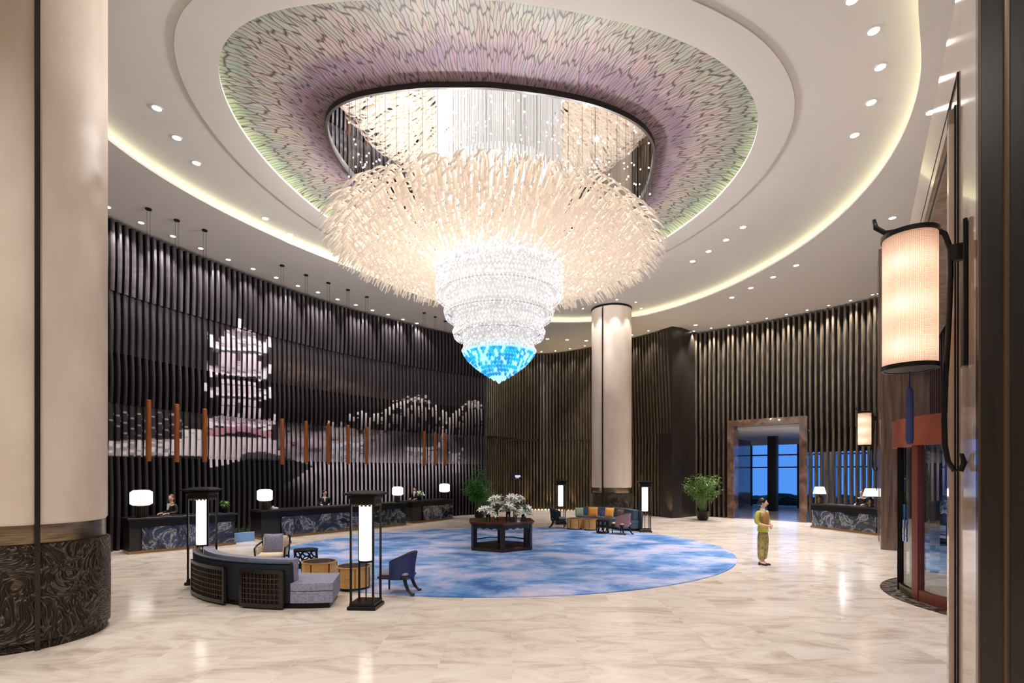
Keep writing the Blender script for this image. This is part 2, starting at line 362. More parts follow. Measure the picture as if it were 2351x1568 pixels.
# dark lip and mirror of the opening
mb = MB(); Li = loop(OC, OA, OB, OANG, -.04); Lo2 = loop(OC, OA, OB, OANG, .02)
strip(mb, Lo2, 10.5, Lo2, 10.36); strip(mb, Lo2, 10.36, Li, 10.36); strip(mb, Li, 10.36, Li, 10.5)
ST('trim_1', mb, mat('dark opening lip', (.02, .014, .015), .5))
mb = MB(); mb._add([(*p, 10.45) for p in Lo2], [list(range(N))]); ST('ceiling', mb, M_mirror)
# cove strips, lamps hidden on top of the lips
for nm, c, ra, rb, an, off, z, m in (('light_strip', RC, RA, RB, RANG, .2, 10.09, M_cove), ('light_strip', DC, DA, DB, DANG, .17, 10.31, M_cove2)):
    mb = MB(); a = loop(c, ra, rb, an, off-.025); b_ = loop(c, ra, rb, an, off+.025)
    strip(mb, a, z, b_, z); strip(mb, a, z-.03, b_, z-.03); strip(mb, a, z, a, z-.03); strip(mb, b_, z, b_, z-.03)
    o = P(nm, mb, m)
    tag(o, 'pale strip light hidden in the outer oval ceiling cove' if m is M_cove else 'greenish strip light hidden around the rim of the scale mosaic dome', 'light')

# ---------------------------------------------------------------- slat walls
WL = [(-12.5, 11.0), (-12.3, 13.4), (-11.99, 15.31), (-11.52, 16.73), (-10.71, 18.43), (-10.13, 19.62), (-9.36, 20.96), (-8.55, 22.26), (-7.3, 23.95), (-5.9, 25.45), (-4.4, 26.95), (-3.01, 28.19), (-1.6, 29.4)]
WB = [(-1.5, 29.9), (-.6, 31.2), (.5, 32.2), (1.9, 32.75), (3.41, 32.2), (4.8, 31.05), (6.0, 29.9), (6.81, 28.99), (7.65, 27.9), (8.36, 26.84)]
WR = [(10.06, 27.93), (11.38, 26.88), (12.55, 25.9), (13.4, 25.1), (14.1, 24.38), (15.26, 23.03), (15.95, 21.9), (16.6, 20.5)]
CEN = (0, 14)
rng = np.random.default_rng(3)
NZ = rng.random((160, 160))
def vnoise(x, y):
    x = np.mod(x, 159); y = np.mod(y, 159); i = x.astype(int); j = y.astype(int); fx = x-i; fy = y-j
    fx = fx*fx*(3-2*fx); fy = fy*fy*(3-2*fy); i2 = (i+1) % 160; j2 = (j+1) % 160
    return (NZ[i, j]*(1-fx)+NZ[i2, j]*fx)*(1-fy)+(NZ[i, j2]*(1-fx)+NZ[i2, j2]*fx)*fy
def fbm(x, y, o=4):
    s = 0; a = .5; t = 0
    for k in range(o): s = s+a*vnoise(x*2**k+7*k, y*2**k+3*k); t += a; a *= .55
    return s/t
GX, GY = np.meshgrid(np.arange(220, 1130), np.arange(480, 1240)); GX = GX.astype(float); GY = GY.astype(float)
def canvas():
    C = np.zeros(GX.shape+(3,)); base_ = fbm(GX/60, GY/40)
    C[:] = np.array([.026, .020, .023]); C *= (.6+.9*base_)[..., None]
    def inpoly(poly):
        ins = np.zeros(GX.shape, bool); n = len(poly)
        for i in range(n):
            x1, y1 = poly[i]; x2, y2 = poly[(i+1) % n]
            if y1 == y2: continue
            c = ((y1 > GY) != (y2 > GY)) & (GX < (x2-x1)*(GY-y1)/(y2-y1)+x1); ins ^= c
        return ins
    def paint(m, col, k=1.):
        nonlocal C
        m = np.clip(m*k, 0, 1)[..., None]; C = C*(1-m)+np.array(col)*m
    def soft(cx, cy, rx, ry, p=1.): return np.exp(-(((GX-cx)/rx)**2+((GY-cy)/ry)**2)**p)
    # warm glow streaks in the night sky
    yy = 780+(GX-560)*.28
    paint(np.exp(-((GY-yy-40)/22)**2)*np.clip((GX-600)/60, 0, 1)*np.clip((1000-GX)/250, 0, 1)*fbm(GX/30, GY/9), (.16, .11, .095), .9)
    paint(soft(330, 640, 90, 60)*fbm(GX/25, GY/12), (.13, .11, .125), .8)
    W_ = (.88, .72, .8)
    # mist and roofs at the foot
    nz = fbm(GX/26, GY/12)
    # low wall on the left, receding
    wl = ((GY > 1012-(GX-245)*.03) & (GY < 1046)).astype(float)*(GX < 478)
    paint(wl*np.where((GX < 400), .45+.55*(fbm(GX/8, GY/5) > .45), 1), (.9, .84, .88), .95)
    wl = ((GY > 985) & (GY < 1045) & (GX > 415) & (GX < 480)).astype(float); paint(wl, (.9, .82, .86), .95)
    for k in range(7):                               # diagonal light lines
        x0 = 235+k*26; d = np.abs((GX-x0)*.95-(GY-945)); paint(((d < 1.6) & (GY > 945) & (GY < 1015)).astype(float), (.42, .38, .42), .8)
    # pagoda
    cx = 549
    tiers = [(800, 838, 500, 594), (868, 905, 500, 590), (905, 948, 498, 594), (1000, 1045, 480, 640)]
    for y0, y1, xa, xb in tiers:
        paint(inpoly([(xa, y0), (xb, y0+10), (xb+2, y1+10), (xa-1, y1)]).astype(float)*(.75+.35*fbm(GX/6, GY/30)), W_, .95)
        for f in (.3, .5, .7):
            xc = xa+(xb-xa)*f; paint(inpoly([(xc-4, y1-18), (xc, y1-26), (xc+4, y1-18), (xc+4, y1+4), (xc-4, y1+4)]).astype(float), (.05, .035, .045), .9 if f == .5 else .35)
    def roof(y, xa, xb, h, up_=18, dark=.5):
        m = (xa+xb)/2
        poly = [(xa, y-up_), (xa+10, y+4), (xa+24, y+10), (m, y+13), (xb-24, y+14), (xb-8, y+8), (xb, y-up_+8), (xb-12, y-2), (xb-26, y-h*.55), (m+30, y-h), (m-30, y-h), (xa+26, y-h*.6), (xa+12, y-8)]
        ins = inpoly(poly).astype(float); paint(ins*(.35+.65*(fbm(GX/4, GY/3) > dark)), (.72, .58, .66), .9)
        paint(inpoly([(xa, y-up_), (xa+10, y+4), (xa+24, y+10), (xa+18, y+18), (xa+1, y+12), (xa-5, y-up_+4)]).astype(float), (.95, .85, .92), .95)
        paint(inpoly([(xb, y-up_+8), (xb-8, y+10), (xb-24, y+16), (xb-20, y+24), (xb+3, y+16), (xb+6, y-up_+10)]).astype(float), (.95, .85, .92), .95)
    def eave(y, xa, xb, up_):
        m = (xa+xb)/2; L = [(xa-4, y-up_-4), (xa+3, y-4), (xa+16, y+6), (m-20, y+9), (m+20, y+10), (xb-16, y+9), (xb-3, y), (xb+5, y-up_+6)]
        for (x1, y1), (x2, y2) in zip(L, L[1:]): paint(inpoly([(x1, y1-3), (x2, y2-3), (x2, y2+3.5), (x1, y1+3.5)]).astype(float), (.95, .85, .92), .95)
    roof(792, 484, 614, 34, 24, .40); roof(851, 477, 614, 20, 20, .42); roof(898, 472, 616, 16, 16, .42); roof(967, 472, 626, 18, 20, .38)
    eave(792, 484, 614, 24); eave(851, 477, 614, 20); eave(898, 472, 616, 16); eave(967, 472, 626, 20)
    paint(inpoly([(520, 766), (547, 748), (552, 712), (556, 750), (580, 770), (560, 778)]).astype(float), (.2, .16, .2), .9)
    paint(inpoly([(545, 760), (549, 706), (555, 706), (556, 760)]).astype(float), (.95, .85, .95), 1)
    for yy in (808, 866, 913, 984): paint(((np.abs(GY-yy-(GX-549)*.06) < 3.2) & (GX > 492) & (GX < 604)).astype(float), (.04, .03, .04), .9)
    for yy in (884, 932): paint(((np.abs(GY-yy-(GX-549)*.06) < 1.6) & (GX > 500) & (GX < 592)).astype(float), (.1, .08, .1), .8)
    paint(inpoly([(478, 985), (560, 975), (626, 992), (622, 1006), (560, 990), (482, 1000)]).astype(float), (.55, .28, .36), .9)
    paint(inpoly([(482, 1000), (624, 1006), (640, 1060), (600, 1045), (480, 1075)]).astype(float)*(.6+.5*nz), (.85, .72, .78), .95)
    # cloud of mist with city to the right
    paint(np.exp(-((GY-1015-(GX-700)*.02)/26)**2)*np.clip((GX-630)/30, 0, 1)*np.clip((900-GX)/80, 0, 1)*(nz > .35)*nz*1.5, (.55, .42, .46), .95)
    # hills
    def hill(pts, col, k, thr):
        ys = np.interp(GX, [p[0] for p in pts], [p[1] for p in pts])+7*(fbm(GX/9, GX*0+3)-.5)
        d = GY-ys; paint(np.exp(-np.clip(d, 0, 999)/26.)*(d > 0)*(fbm(GX/7, GY/16) > thr)*(GX > pts[0][0])*(GX < pts[-1][0]), col, k)
    hill([(750, 968), (790, 950), (830, 945), (870, 950), (905, 925), (960, 910), (1000, 930), (1030, 950)], (.95, .85, .85), .95, .46)
    hill([(1010, 985), (1040, 945), (1085, 915), (1110, 930)], (.95, .86, .88), .95, .44)
    paint(((GY > 905) & (GY < 940) & (GX > 890) & (GX < 985) & (fbm(GX/5, GY/5) > .66)).astype(float), (.75, .68, .7), .8)
    # small roofs
    for xa, xb, y, c in ((758, 797, 1014, (.7, .8, .95)), (800, 838, 1012, (.7, .8, .95)), (928, 1010, 1022, (.6, .58, .62)), (1030, 1062, 1036, (.55, .55, .6))):
        paint(inpoly([(xa, y), (xa+6, y+4), ((xa+xb)/2, y+5), (xb-6, y+2), (xb, y-10), (xb-2, y+6), ((xa+xb)/2, y+14), (xa+4, y+12)]).astype(float), c, .95)
        paint(((GX > xa+5) & (GX < xb-4) & (GY > y+12) & (GY < y+48)).astype(float)*(fbm(GX/4, GY/8) > .46), (.6, .64, .75), .9)
    # pale foreground terraces behind the desks
    m = np.exp(-((GY-1075)/34)**2)*np.clip((GX-640)/50, 0, 1)*np.clip((1115-GX)/120, 0, 1)*(.35+.8*nz); paint(m, (.95, .85, .97), 1.)
    m = np.exp(-((GY-1125)/45)**2)*np.clip((GX-680)/80, 0, 1)*np.clip((1010-GX)/120, 0, 1); paint(m, (.55, .5, .6), .95)
    for y in (1062, 1082): paint(((np.abs(GY-y) < 2.2) & (GX > 740) & (GX < 1060) & (fbm(GX/3, GY/2) > .4)).astype(float), (.6, .56, .6), .7)
    # shaded trees under the pagoda
    t = inpoly([(560, 1040), (600, 1035), (650, 1048), (720, 1070), (640, 1120), (480, 1120), (500, 1080), (545, 1072)]); paint(t.astype(float), (.018, .022, .03), .9)
    paint(((GY < 1046+30) & (GY > 1040) & (GX < 420)).astype(float)*0, (0, 0, 0))
    return C
CAN = canvas()
def sample(x, y):
    i = np.clip((np.asarray(y)-480).astype(int), 0, CAN.shape[0]-1); j = np.clip((np.asarray(x)-220).astype(int), 0, CAN.shape[1]-1)
    return CAN[i, j]
def paintmesh(me, cols):
    a = me.color_attributes.new('paint', 'FLOAT_COLOR', 'POINT'); c = np.ones((len(cols), 4)); c[:, :3] = cols; a.data.foreach_set('color', c.ravel())

def slats(pts, zs_tiers, w_d_off, lean=0., skip=None, spacing=.215, paint=False, leanfun=None, front=None):
    """vertical slats along a path; tiers = [(z0,z1,width,depth,offset)]"""
    p = resample(pts, spacing); t, n = normals(pts=p, toward=CEN); V = []; Fc = []; Cc = []; Mi = []
    for k in range(len(p)):
        for (z0, z1, w, d, off) in w_d_off:
            if skip and skip(k, p[k], z0, z1): continue
            z0_ = z0
            if skip:
                zc = skip(k, p[k], None, None)
                if zc and z0 < zc < z1: z0_ = zc
                if zc and z1 <= zc: continue
            st = .04 if paint and z0 < 8 else .5
            zz = np.linspace(z0_, z1, max(2, int((z1-z0_)/st)+1)); m = len(zz)
            o = off+.035*np.sin(PI*(zz-z0)/(z1-z0)); le = leanfun(k/len(p), zz) if leanfun else 0*zz
            cx = p[k][0]+n[k][0]*o+t[k][0]*le; cy = p[k][1]+n[k][1]*o+t[k][1]*le
            b0 = len(V)*0+sum(len(v) for v in V)
            q = []
            for sx, sy in ((-1, 0), (-.6, .18), (.6, .18), (1, 0), (1, -1), (-1, -1)):
                yy = sy*d
                q.append(np.stack([cx+t[k][0]*sx*w/2+n[k][0]*yy, cy+t[k][1]*sx*w/2+n[k][1]*yy, zz], 1))
            arr = np.stack(q, 1).reshape(-1, 3); V.append(arr)
            if paint:
                # where this point of the wall surface falls in the printed picture
                X, Y = p[k]; px = CX+F*X/Y; py = HY-F*(zz-HC)/Y; c = sample(np.full(m, px), py); Cc.append(np.repeat(c, 6, 0))
            for i in range(m-1):
                for j in range(6): Fc.append([b0+i*6+j, b0+i*6+(j+1) % 6, b0+i*6+6+(j+1) % 6, b0+i*6+6+j]); Mi.append(0 if j < 3 else 1)
            Fc.append([b0+j for j in range(6)][::-1]); Fc.append([b0+(m-1)*6+j for j in range(6)]); Mi += [1, 1]
    V = np.concatenate(V); me = bpy.data.meshes.new('slats'); me.from_pydata(V.tolist(), [], Fc); me.update()
    if paint: paintmesh(me, np.concatenate(Cc))
    me.materials.append(front); me.materials.append(M_side if paint else front); me.polygons.foreach_set('material_index', Mi)
    return me
def backing(pts, off, z0, z1, paint=False, m=None, stepz=.06, steps=.08):
    p = resample(pts, steps if paint else .5); t, n = normals(p, CEN); q = p-n*off; zz = np.linspace(z0, z1, (int((z1-z0)/stepz)+1) if paint else 2)
    V = []; 
    for z in zz: V.append(np.column_stack([q, np.full(len(q), z)]))
    V = np.concatenate(V); nn = len(q); Fc = [[a*nn+i, a*nn+i+1, a*nn+nn+i+1, a*nn+nn+i] for a in range(len(zz)-1) for i in range(nn-1)]
    me = bpy.data.meshes.new('panel'); me.from_pydata(V.tolist(), [], Fc); me.update(); me.materials.append(m)
    if paint:
        cs = []
        for z in zz: px = CX+F*p[:, 0]/p[:, 1]; py = HY-F*(z-HC)/p[:, 1]; cs.append(sample(px, py)*.9)
        paintmesh(me, np.concatenate(cs))
    return me
# left: the mural wall
o = P('wall_left', backing(WL, .34, 0, 10.02, m=M_backp), None); o['kind'] = 'structure'; wl = o
me = slats(WL, None, [(0, 2.85, .1, .2, .0), (2.85, 4.45, .125, .12, -.02), (4.45, 6.0, .1, .2, .0), (6.0, 7.8, .125, .14, .0), (7.8, 9.93, .125, .22, .05)], paint=True, front=M_mural)
o = P('slats', me, None, wl); o['kind'] = 'structure'
for z0, z1 in ((2.85, 4.45), (6.0, 7.8)):
    o = P('mural_panel', backing(WL, .075, z0, z1, paint=True, m=M_mural), None, wl); o['kind'] = 'structure'
# back wall
o = P('wall_back', backing(WB, .34, 0, 10.02, m=M_backp), None); o['kind'] = 'structure'; wb = o
def lb(s, z): return np.where(z > 5, -(z-5)/5*.28*np.clip((s-.55)/.45, 0, 1), 0)
def skipb(k, p, z0, z1):
    if z0 is None: return 3.95 if (-1.35 < p[0] < 1.35 and 1 < k) and False else None
    return False
me = slats(WB, None, [(0, 4.4, .1, .18, .0), (4.4, 9.93, .1, .2, .04)], leanfun=lb, front=M_slat)
o = P('slats', me, None, wb); o['kind'] = 'structure'
# shallow porch with its flat head on the back wall, beside the mural
mb = MB(); q = resample([(-1.45, 29.5), (-.3, 30.9), (1.4, 31.95)], .4); t_, n_ = normals(q, CEN)
mb.M = Matrix.Identity(4)
A = [tuple(x) for x in (q+n_*.0)]; B = [tuple(x) for x in (q+n_*.42)]
mb.prism(A+B[::-1], 4.35, 4.47); ST('trim_2', mb, M_bronze)
# smooth return and right wall
mb = MB(); a = np.array((8.36, 26.7)); b_ = np.array((10.1, 28.0)); mb.prism([tuple(a), (8.95, 26.95), tuple(b_), (10.75, 28.55), (9.8, 29.4), (7.9, 27.4)], 0, 10.0)
ST('wall_return', mb, mat('dark return panel', rough=.35, fn=noise_col([(.3, (.012, .009, .007)), (.7, (.028, .021, .017))], (8, 8, .4), 3)))
pL, pR = np.array((11.38, 26.88)), np.array((14.1, 24.38))
pd = (pR-pL)/np.linalg.norm(pR-pL); pn = np.array((-pd[1], pd[0])); pn = pn if (pn@(np.array(CEN)-pL)) > 0 else -pn
PW = np.linalg.norm(pR-pL)
def ins_portal(p): s = (np.array(p)-pL)@pd; return -.02 < s < PW+.02
def skipr(k, p, z0, z1):
    if z0 is None: return 5.05 if ins_portal(p) else None
    return False
me = slats(WR, None, [(0, 4.4, .115, .16, .02), (4.4, 9.93, .115, .16, .06)], skip=skipr, spacing=.235, front=M_slat)
wr = ST('wall_right', backing(WR, .32, 5.03, 10.02, m=M_backp), None); o = P('slats', me, None, wr); o['kind'] = 'structure'
iL = [p for p in WR if p[0] <= 11.4]; o = P('panel', backing(iL, .32, 0, 5.04, m=M_backp), None, wr); o['kind'] = 'structure'
iR = [tuple(pR)]+[p for p in WR if p[0] > 14.2]; o = P('panel', backing(iR, .32, 3.35, 5.04, m=M_backp), None, wr); o['kind'] = 'structure'
g = P('window_1', backing(iR, .34, 0, 3.36, m=M_glass), None); g['kind'] = 'structure'
# portal frame
def obox(mb, s0, s1, o0, o1, z0, z1):      # box in portal coordinates (along pd, out along pn)
    c = pL+pd*(s0+s1)/2+pn*(o0+o1)/2; mb.box((c[0], c[1], (z0+z1)/2), (s1-s0, abs(o1-o0), z1-z0), math.atan2(pd[1], pd[0]))
d1 = T('door_1', None, None); d1['kind'] = 'structure'
mb = MB(); obox(mb, 0, .32, -.5, .22, 0, 5.07); ST('door_frame', mb, M_portal, d1)
mb = MB(); obox(mb, PW-.32, PW, -.5, .22, 0, 5.07); ST('door_frame', mb, M_portal, d1)
mb = MB(); obox(mb, .32, PW-.32, -.5, .22, 4.76, 5.07); ST('door_frame', mb, M_portal, d1)
# hall beyond the portal
AN = pL-pd*1.9; an = -pn
def apt(s, d): return tuple(AN+pd*s+an*d)
def awall(name, s0, d0, s1, d1_, z0, z1, m, th=.12, kind='structure'):
    a = np.array(apt(s0, d0)); b = np.array(apt(s1, d1_)); c = (a+b)/2; L = np.linalg.norm(b-a); mb = MB().box((c[0], c[1], (z0+z1)/2), (L, th, z1-z0), math.atan2(b[1]-a[1], b[0]-a[0])); o = P(name, mb, m); o['kind'] = kind; return o
awall('wall_annex', -.5, .35, -.5, 11, 0, 4.7, M_brownst)
mb = MB(); mb.prism([apt(-.7, .33), apt(12, .33), apt(12, 11.3), apt(-.7, 11.3)], 4.62, 4.75); ST('ceiling', mb, mat('annex ceiling', lin((190, 190, 196)), .8))
# glazed far side: mullions and rails
for i, s in enumerate(np.arange(.0, 12.1, 1.5)):
    awall('window_2', s-.5, 11, s-.38, 11, 0, 4.7, M_dark, .14)
for z in (.4, 2.7, 3.55): awall('window_2', -.5, 11, 12, 11, z, z+.09, M_dark, .08)
awall('window_2', -.5, 10.95, 12, 10.95, 4.3, 4.65, MATS['annex ceiling'], .1)
awall('window_2', -.5, 11.02, 12, 11.02, 0, 4.7, M_glass, .02)
def atree(name, s, d, w, m, lab):
    c = apt(s, d); mb = MB().box((0, 0, 2.31), (w, w, 4.62), math.atan2(pd[1], pd[0])); o = P(name, mb, m); o.location = (c[0], c[1], 0); tag(o, lab, 'pillar')
atree('square_pillar', 5.4, 5.6, .75, M_brownst, 'brown stone square pillar standing in the hall beyond the portal')
atree('square_pillar', 2.15, 6.8, .5, M_backp, 'near-black square pillar in front of the blue windows beyond the portal')

# ---------------------------------------------------------------- entrance wall on the right (direction WD, runs away at 34 degrees)
wd = np.array((.677, 1.)); wd /= np.linalg.norm(wd); wn = np.array((-wd[1], wd[0])); W0 = np.array((3.85, 4.33))     # wn points into the room
def wpt(s, o=0): return tuple(W0+wd*s+wn*o)
def wbox(mb, s0, s1, o0, o1, z0, z1):
    mb.prism([wpt(s0, o0), wpt(s1, o0), wpt(s1, o1), wpt(s0, o1)], z0, z1); return mb
def sY(Y): return (Y-4.33)/wd[1]
J0, J1 = sY(5.0), sY(15.2)
mb = MB(); wbox(mb, sY(3.92), J0, -.8, 0, 0, 5.57); wbox(mb, sY(3.92), sY(17.5), -.8, 0, 5.57, 6.84)
wf = ST('wall_front', mb, M_beigest)
mb = MB()                                                   # stepped door surround
for k, (a, z) in enumerate(((.36, .46), (.2, .25), (.05, .07))):
    wbox(mb, J0-a-.006, J0-a+.006, 0, .012, 0, 5.57+z); wbox(mb, J0-a, J1, 0, .012, 5.57+z-.008, 5.57+z+.008)
ST('trim_3', mb, M_black)
mb = MB(); wbox(mb, J0-.19, J0-.07, 0, .05, 0, 5.8); wbox(mb, J0-.19, J1, 0, .05, 5.66, 5.8); ST('trim_4', mb, M_beigest)
# recessed panel above the revolving door, dark slats
mb = MB(); wbox(mb, J0, J1, -1.1, -1.0, 3.4, 6.8)
ST('wall_entrance', mb, M_brownst)
mb = MB(); 
for k in range(26): s = J0+.2+k*.45; wbox(mb, s, s+.12, -1.0, -.85, 3.5, 5.6)
ST('trim_5', mb, mat('plum brown slat', lin((62, 48, 54)), .3))
mb = MB(); wbox(mb, sY(3.8), sY(19), -4.3, -.8, 6.75, 6.86); ST('ceiling', mb, M_ceil)
# glazing either side of the drum
def wglass(s0, s1): 
    mb = MB(); wbox(mb, s0, s1, -1.52, -1.5, 0, 3.4); ST('window_3', mb, M_glass)
wglass(J0, J0+1.6); wglass(J1-2.7, J1+.3)
mb = MB(); wbox(mb, J1-2.72, J1-2.6, -1.56, -1.46, 0, 3.4); wbox(mb, J1-1.4, J1-1.3, -1.56, -1.46, 0, 3.4); ST('window_3', mb, M_black)
# pier at the far jamb and the pilaster behind
A0 = np.array((11.33, 15.73)); nd = -wn
pier = [tuple(A0), tuple(A0+nd*1.3), tuple(A0+nd*1.3+wd*1.25), tuple(A0+wd*1.25)]
mb = MB(); mb.prism(pier, 0, 6.84); ST('wall_pier', mb, M_brownst)
A1 = np.array((13.1, 17.9)); mb = MB(); mb.prism([tuple(A1), tuple(A1+nd*1.5), tuple(A1+nd*1.5+wd*1.6), tuple(A1+wd*1.6)], 0, 10.0); ST('wall_pilaster', mb, M_brownst)
mb = MB(); mb.prism([tuple(A1+wd*1.0+nd*.6), (17.5, 19.5), (17.4, 21.2), (16.9, 21.2), tuple(A1+wd*1.4+nd*.5)], 0, 10.0); ST('wall_corner', mb, M_brownst)
# near dark jamb at the frame's right edge
B0 = np.array((3.555, 3.90)); mb = MB(); mb.prism([tuple(B0), tuple(B0+nd*1.6), tuple(B0+nd*1.6+wd*.25), tuple(B0+wd*.12)], 0, 8.5)
ST('wall_jamb', mb, mat('near black timber jamb', rough=.3, fn=noise_col([(.3, (.008, .006, .005)), (.7, (.018, .013, .011))], (9, 9, .5), 2.5), coat=.2))
mb = MB(); mb.tube([(*(B0+nd*.155+(-wd)*.0), 0), (*(B0+nd*.155), 8.5)], .022, 10); mb.tube([(*(B0+nd*.005), 0), (*(B0+nd*.005), 8.5)], .009, 8); ST('trim_6', mb, mat('bronze bead', lin((96, 76, 60)), .35, .6))
# far closing walls, outside view
mb = MB()
for a, b in (((-12.9, 11.2), (-13, 0)), ((-13, 0), (-10, -6)), ((-10, -6), (6, -7)), ((6, -7), (8, -1)), ((8, -1), (5.5, 3.2))):
    mb.quad((*a, 0), (*b, 0), (*b, 10.02), (*a, 10.02))
ST('wall_rear', mb, mat('rear wall', lin((150, 134, 118)), .6))
mb = MB(); a, b = wpt(-2, -4.3), wpt(21, -4.3); mb.quad((*a, 6.8), (*b, 6.8), (*b, 10.02), (*a, 10.02)); mb.quad((5.5, 3.2, 0), (*a, 0), (*a, 10.02), (5.5, 3.2, 10.02)) 
ST('wall_upper', mb, MATS['rear wall'])

# ---------------------------------------------------------------- revolving door
rd = T('revolving_door', 'copper-crowned revolving glass door standing at the right entrance wall', 'revolving door', (9.85, 9.05, 0))
ra0, ra1 = 120, 262
def arc(mb, r0, r1, a0, a1, z0, z1, n=20): return mb.arcwall(0, 0, r0, r1, a0, a1, z0, z1, n)
P('canopy', arc(MB(), 2.2, 2.52, 100, 330, 2.86, 3.38, 40), mat('red copper', lin((160, 84, 60)), .3, .35, fn=noise_col([(.3, lin((128, 62, 42))), (.7, lin((176, 100, 74)))], (1, 1, 1), 1.2)), rd, auto=30)
mb = MB(); mb.lathe([(2.2, 0), (2.2, .04)], (0, 0, 2.98), 48); P('ceiling_disc', mb, M_black, rd)
P('glass', arc(MB(), 2.36, 2.38, 135, 262, .12, 2.88, 24), M_glass, rd)
P('glass', arc(MB(), 2.36, 2.38, 300, 350, .12, 2.88, 12), M_glass, rd)
M_rc = mat('copper post', lin((118, 58, 42)), .35, .15)
for a, w in ((170, 4.2), (135, 1.0), (148, .8), (196, 1.2)): P('post', arc(MB(), 2.3, 2.44, a-w/2, a+w/2, 0, 2.88, 4), M_rc if w > 2 else M_black, rd)
P('base_rail', arc(MB(), 2.33, 2.42, 100, 168, 0, .16, 24), M_bronze, rd, auto=30); P('base_rail', arc(MB(), 2.33, 2.43, 168, 270, 0, .2, 16), M_rc, rd, auto=30)
P('floor_ring', arc(MB(), 2.38, 2.72, 90, 330, 0.0, .012, 40), mat('patterned dark inlay', rough=.3, fn=noise_col([(.45, (.01, .01, .01)), (.55, (.16, .13, .1))], ns=9)), rd)
for k in range(3):
    a = math.radians(150+120*k); mb = MB(); c, s_ = math.cos(a), math.sin(a)
    w = P('wing', MB().box((1.15*c, 1.15*s_, 1.45), (2.2, .02, 2.8), a), M_glass, rd)
    f = MB()
    for r_, z_, dx, dz in ((1.15, .08, 2.2, .14), (1.15, 2.8, 2.2, .1), (2.22, 1.45, .06, 2.8)): f.box((r_*c, r_*s_, z_), (dx, .05, dz), a)
    f.box((1.15*c, 1.15*s_, 1.0), (2.1, .07, .04), a); P('wing_frame', f, M_black, w)
P('centre_post', MB().cyl((0, 0, 0), .09, 2.9), M_black, rd, auto=30)
h = MB(); a = math.radians(184)
for q in (162.3, 165.2): aa = math.radians(q); h.tube([(2.47*math.cos(aa), 2.47*math.sin(aa), 1.05), (2.47*math.cos(aa), 2.47*math.sin(aa), 1.75)], .018)
P('handle', h, M_mirror, rd, label='bright vertical pull handles')

# ---------------------------------------------------------------- columns
def column(name, label, cx, cy, seams, top):
    t = T(name, label, 'column', (cx, cy, 0)); 
    P('shaft', MB().lathe([(.93, 1.66), (.95, 1.70), (.95, top)], (0, 0, 0), 72), M_shaft, t, auto=30)
    P('band', MB().lathe([(.925, 1.4), (.93, 1.41), (.93, 1.66)], (0, 0, 0), 72), M_bronze, t, auto=30)
    P('carved_base', MB().lathe([(.95, 0), (.95, .1), (.985, .12), (.99, .7), (.985, 1.37), (.95, 1.4)], (0, 0, 0), 72), M_carved, t, auto=30)
    P('top_ring', MB().lathe([(.955, top-.1), (.975, top-.09), (.975, top)], (0, 0, 0), 72), M_black, t, auto=30)
    for a in seams:
        a = math.radians(a); mb = MB(); c, s_ = math.cos(a), math.sin(a)
        mb.box((.965*c, .965*s_, top/2), (.06, .055, top), a); P('seam_strip', mb, M_dark, t)
    return t
column('round_column', 'huge cream round column with carved bronze base at the left edge', -7.05, 7.4, (321, 120), 10.0)
column('round_column', 'cream round column with dark seam rising behind the far sofa', 4.81, 24.75, (234, 60), 10.27)

# ---------------------------------------------------------------- chandelier
CC = np.array((-.36, 14.2)); PA, PB, PANG = 4.05, 3.7, 62
ch = T('chandelier', 'giant flower-shaped crystal chandelier with a turquoise tip hung below the domed ceiling', 'chandelier', (CC[0], CC[1], 0))
def translucent(name, col, em=0., f=.55):
    m = bpy.data.materials.new(name); m.use_nodes = True; nt = m.node_tree; b = nt.nodes['Principled BSDF']; o = nt.nodes['Material Output']
    b.inputs['Base Color'].default_value = (*col, 1); b.inputs['Roughness'].default_value = .2
    b.inputs['Emission Color'].default_value = (*col, 1); b.inputs['Emission Strength'].default_value = em
    tr = nt.nodes.new('ShaderNodeBsdfTranslucent'); tr.inputs[0].default_value = (*col, 1); mx = nt.nodes.new('ShaderNodeMixShader'); mx.inputs[0].default_value = f
    nt.links.new(b.outputs[0], mx.inputs[1]); nt.links.new(tr.outputs[0], mx.inputs[2]); nt.links.new(mx.outputs[0], o.inputs[0]); return m
M_petal = translucent('cream glass petal with glow', (.98, .89, .79), .23, .5)  # emission added to the petals, standing in for light carried through the glass
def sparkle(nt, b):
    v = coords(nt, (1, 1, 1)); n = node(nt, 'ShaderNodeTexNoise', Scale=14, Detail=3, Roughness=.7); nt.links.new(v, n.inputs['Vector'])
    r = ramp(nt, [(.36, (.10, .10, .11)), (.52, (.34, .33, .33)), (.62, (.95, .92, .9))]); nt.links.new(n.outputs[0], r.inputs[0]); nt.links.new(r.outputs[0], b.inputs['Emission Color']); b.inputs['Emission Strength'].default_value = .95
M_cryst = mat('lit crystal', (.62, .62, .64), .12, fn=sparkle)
M_silver = mat('silver ring', (.8, .8, .82), .25, .6)
M_core = mat('lit diffuser core', (.5, .5, .51), .5, emit=(1, .97, .95), es=.26)
pet = []
rr = 1.72
while rr < 3.82:
    n = int(2*PI*rr/.13); ph = R.random()
    for k in range(n): pet.append((rr, 2*PI*(k+ph)/n+R.uniform(-.02, .02)))
    rr += .15
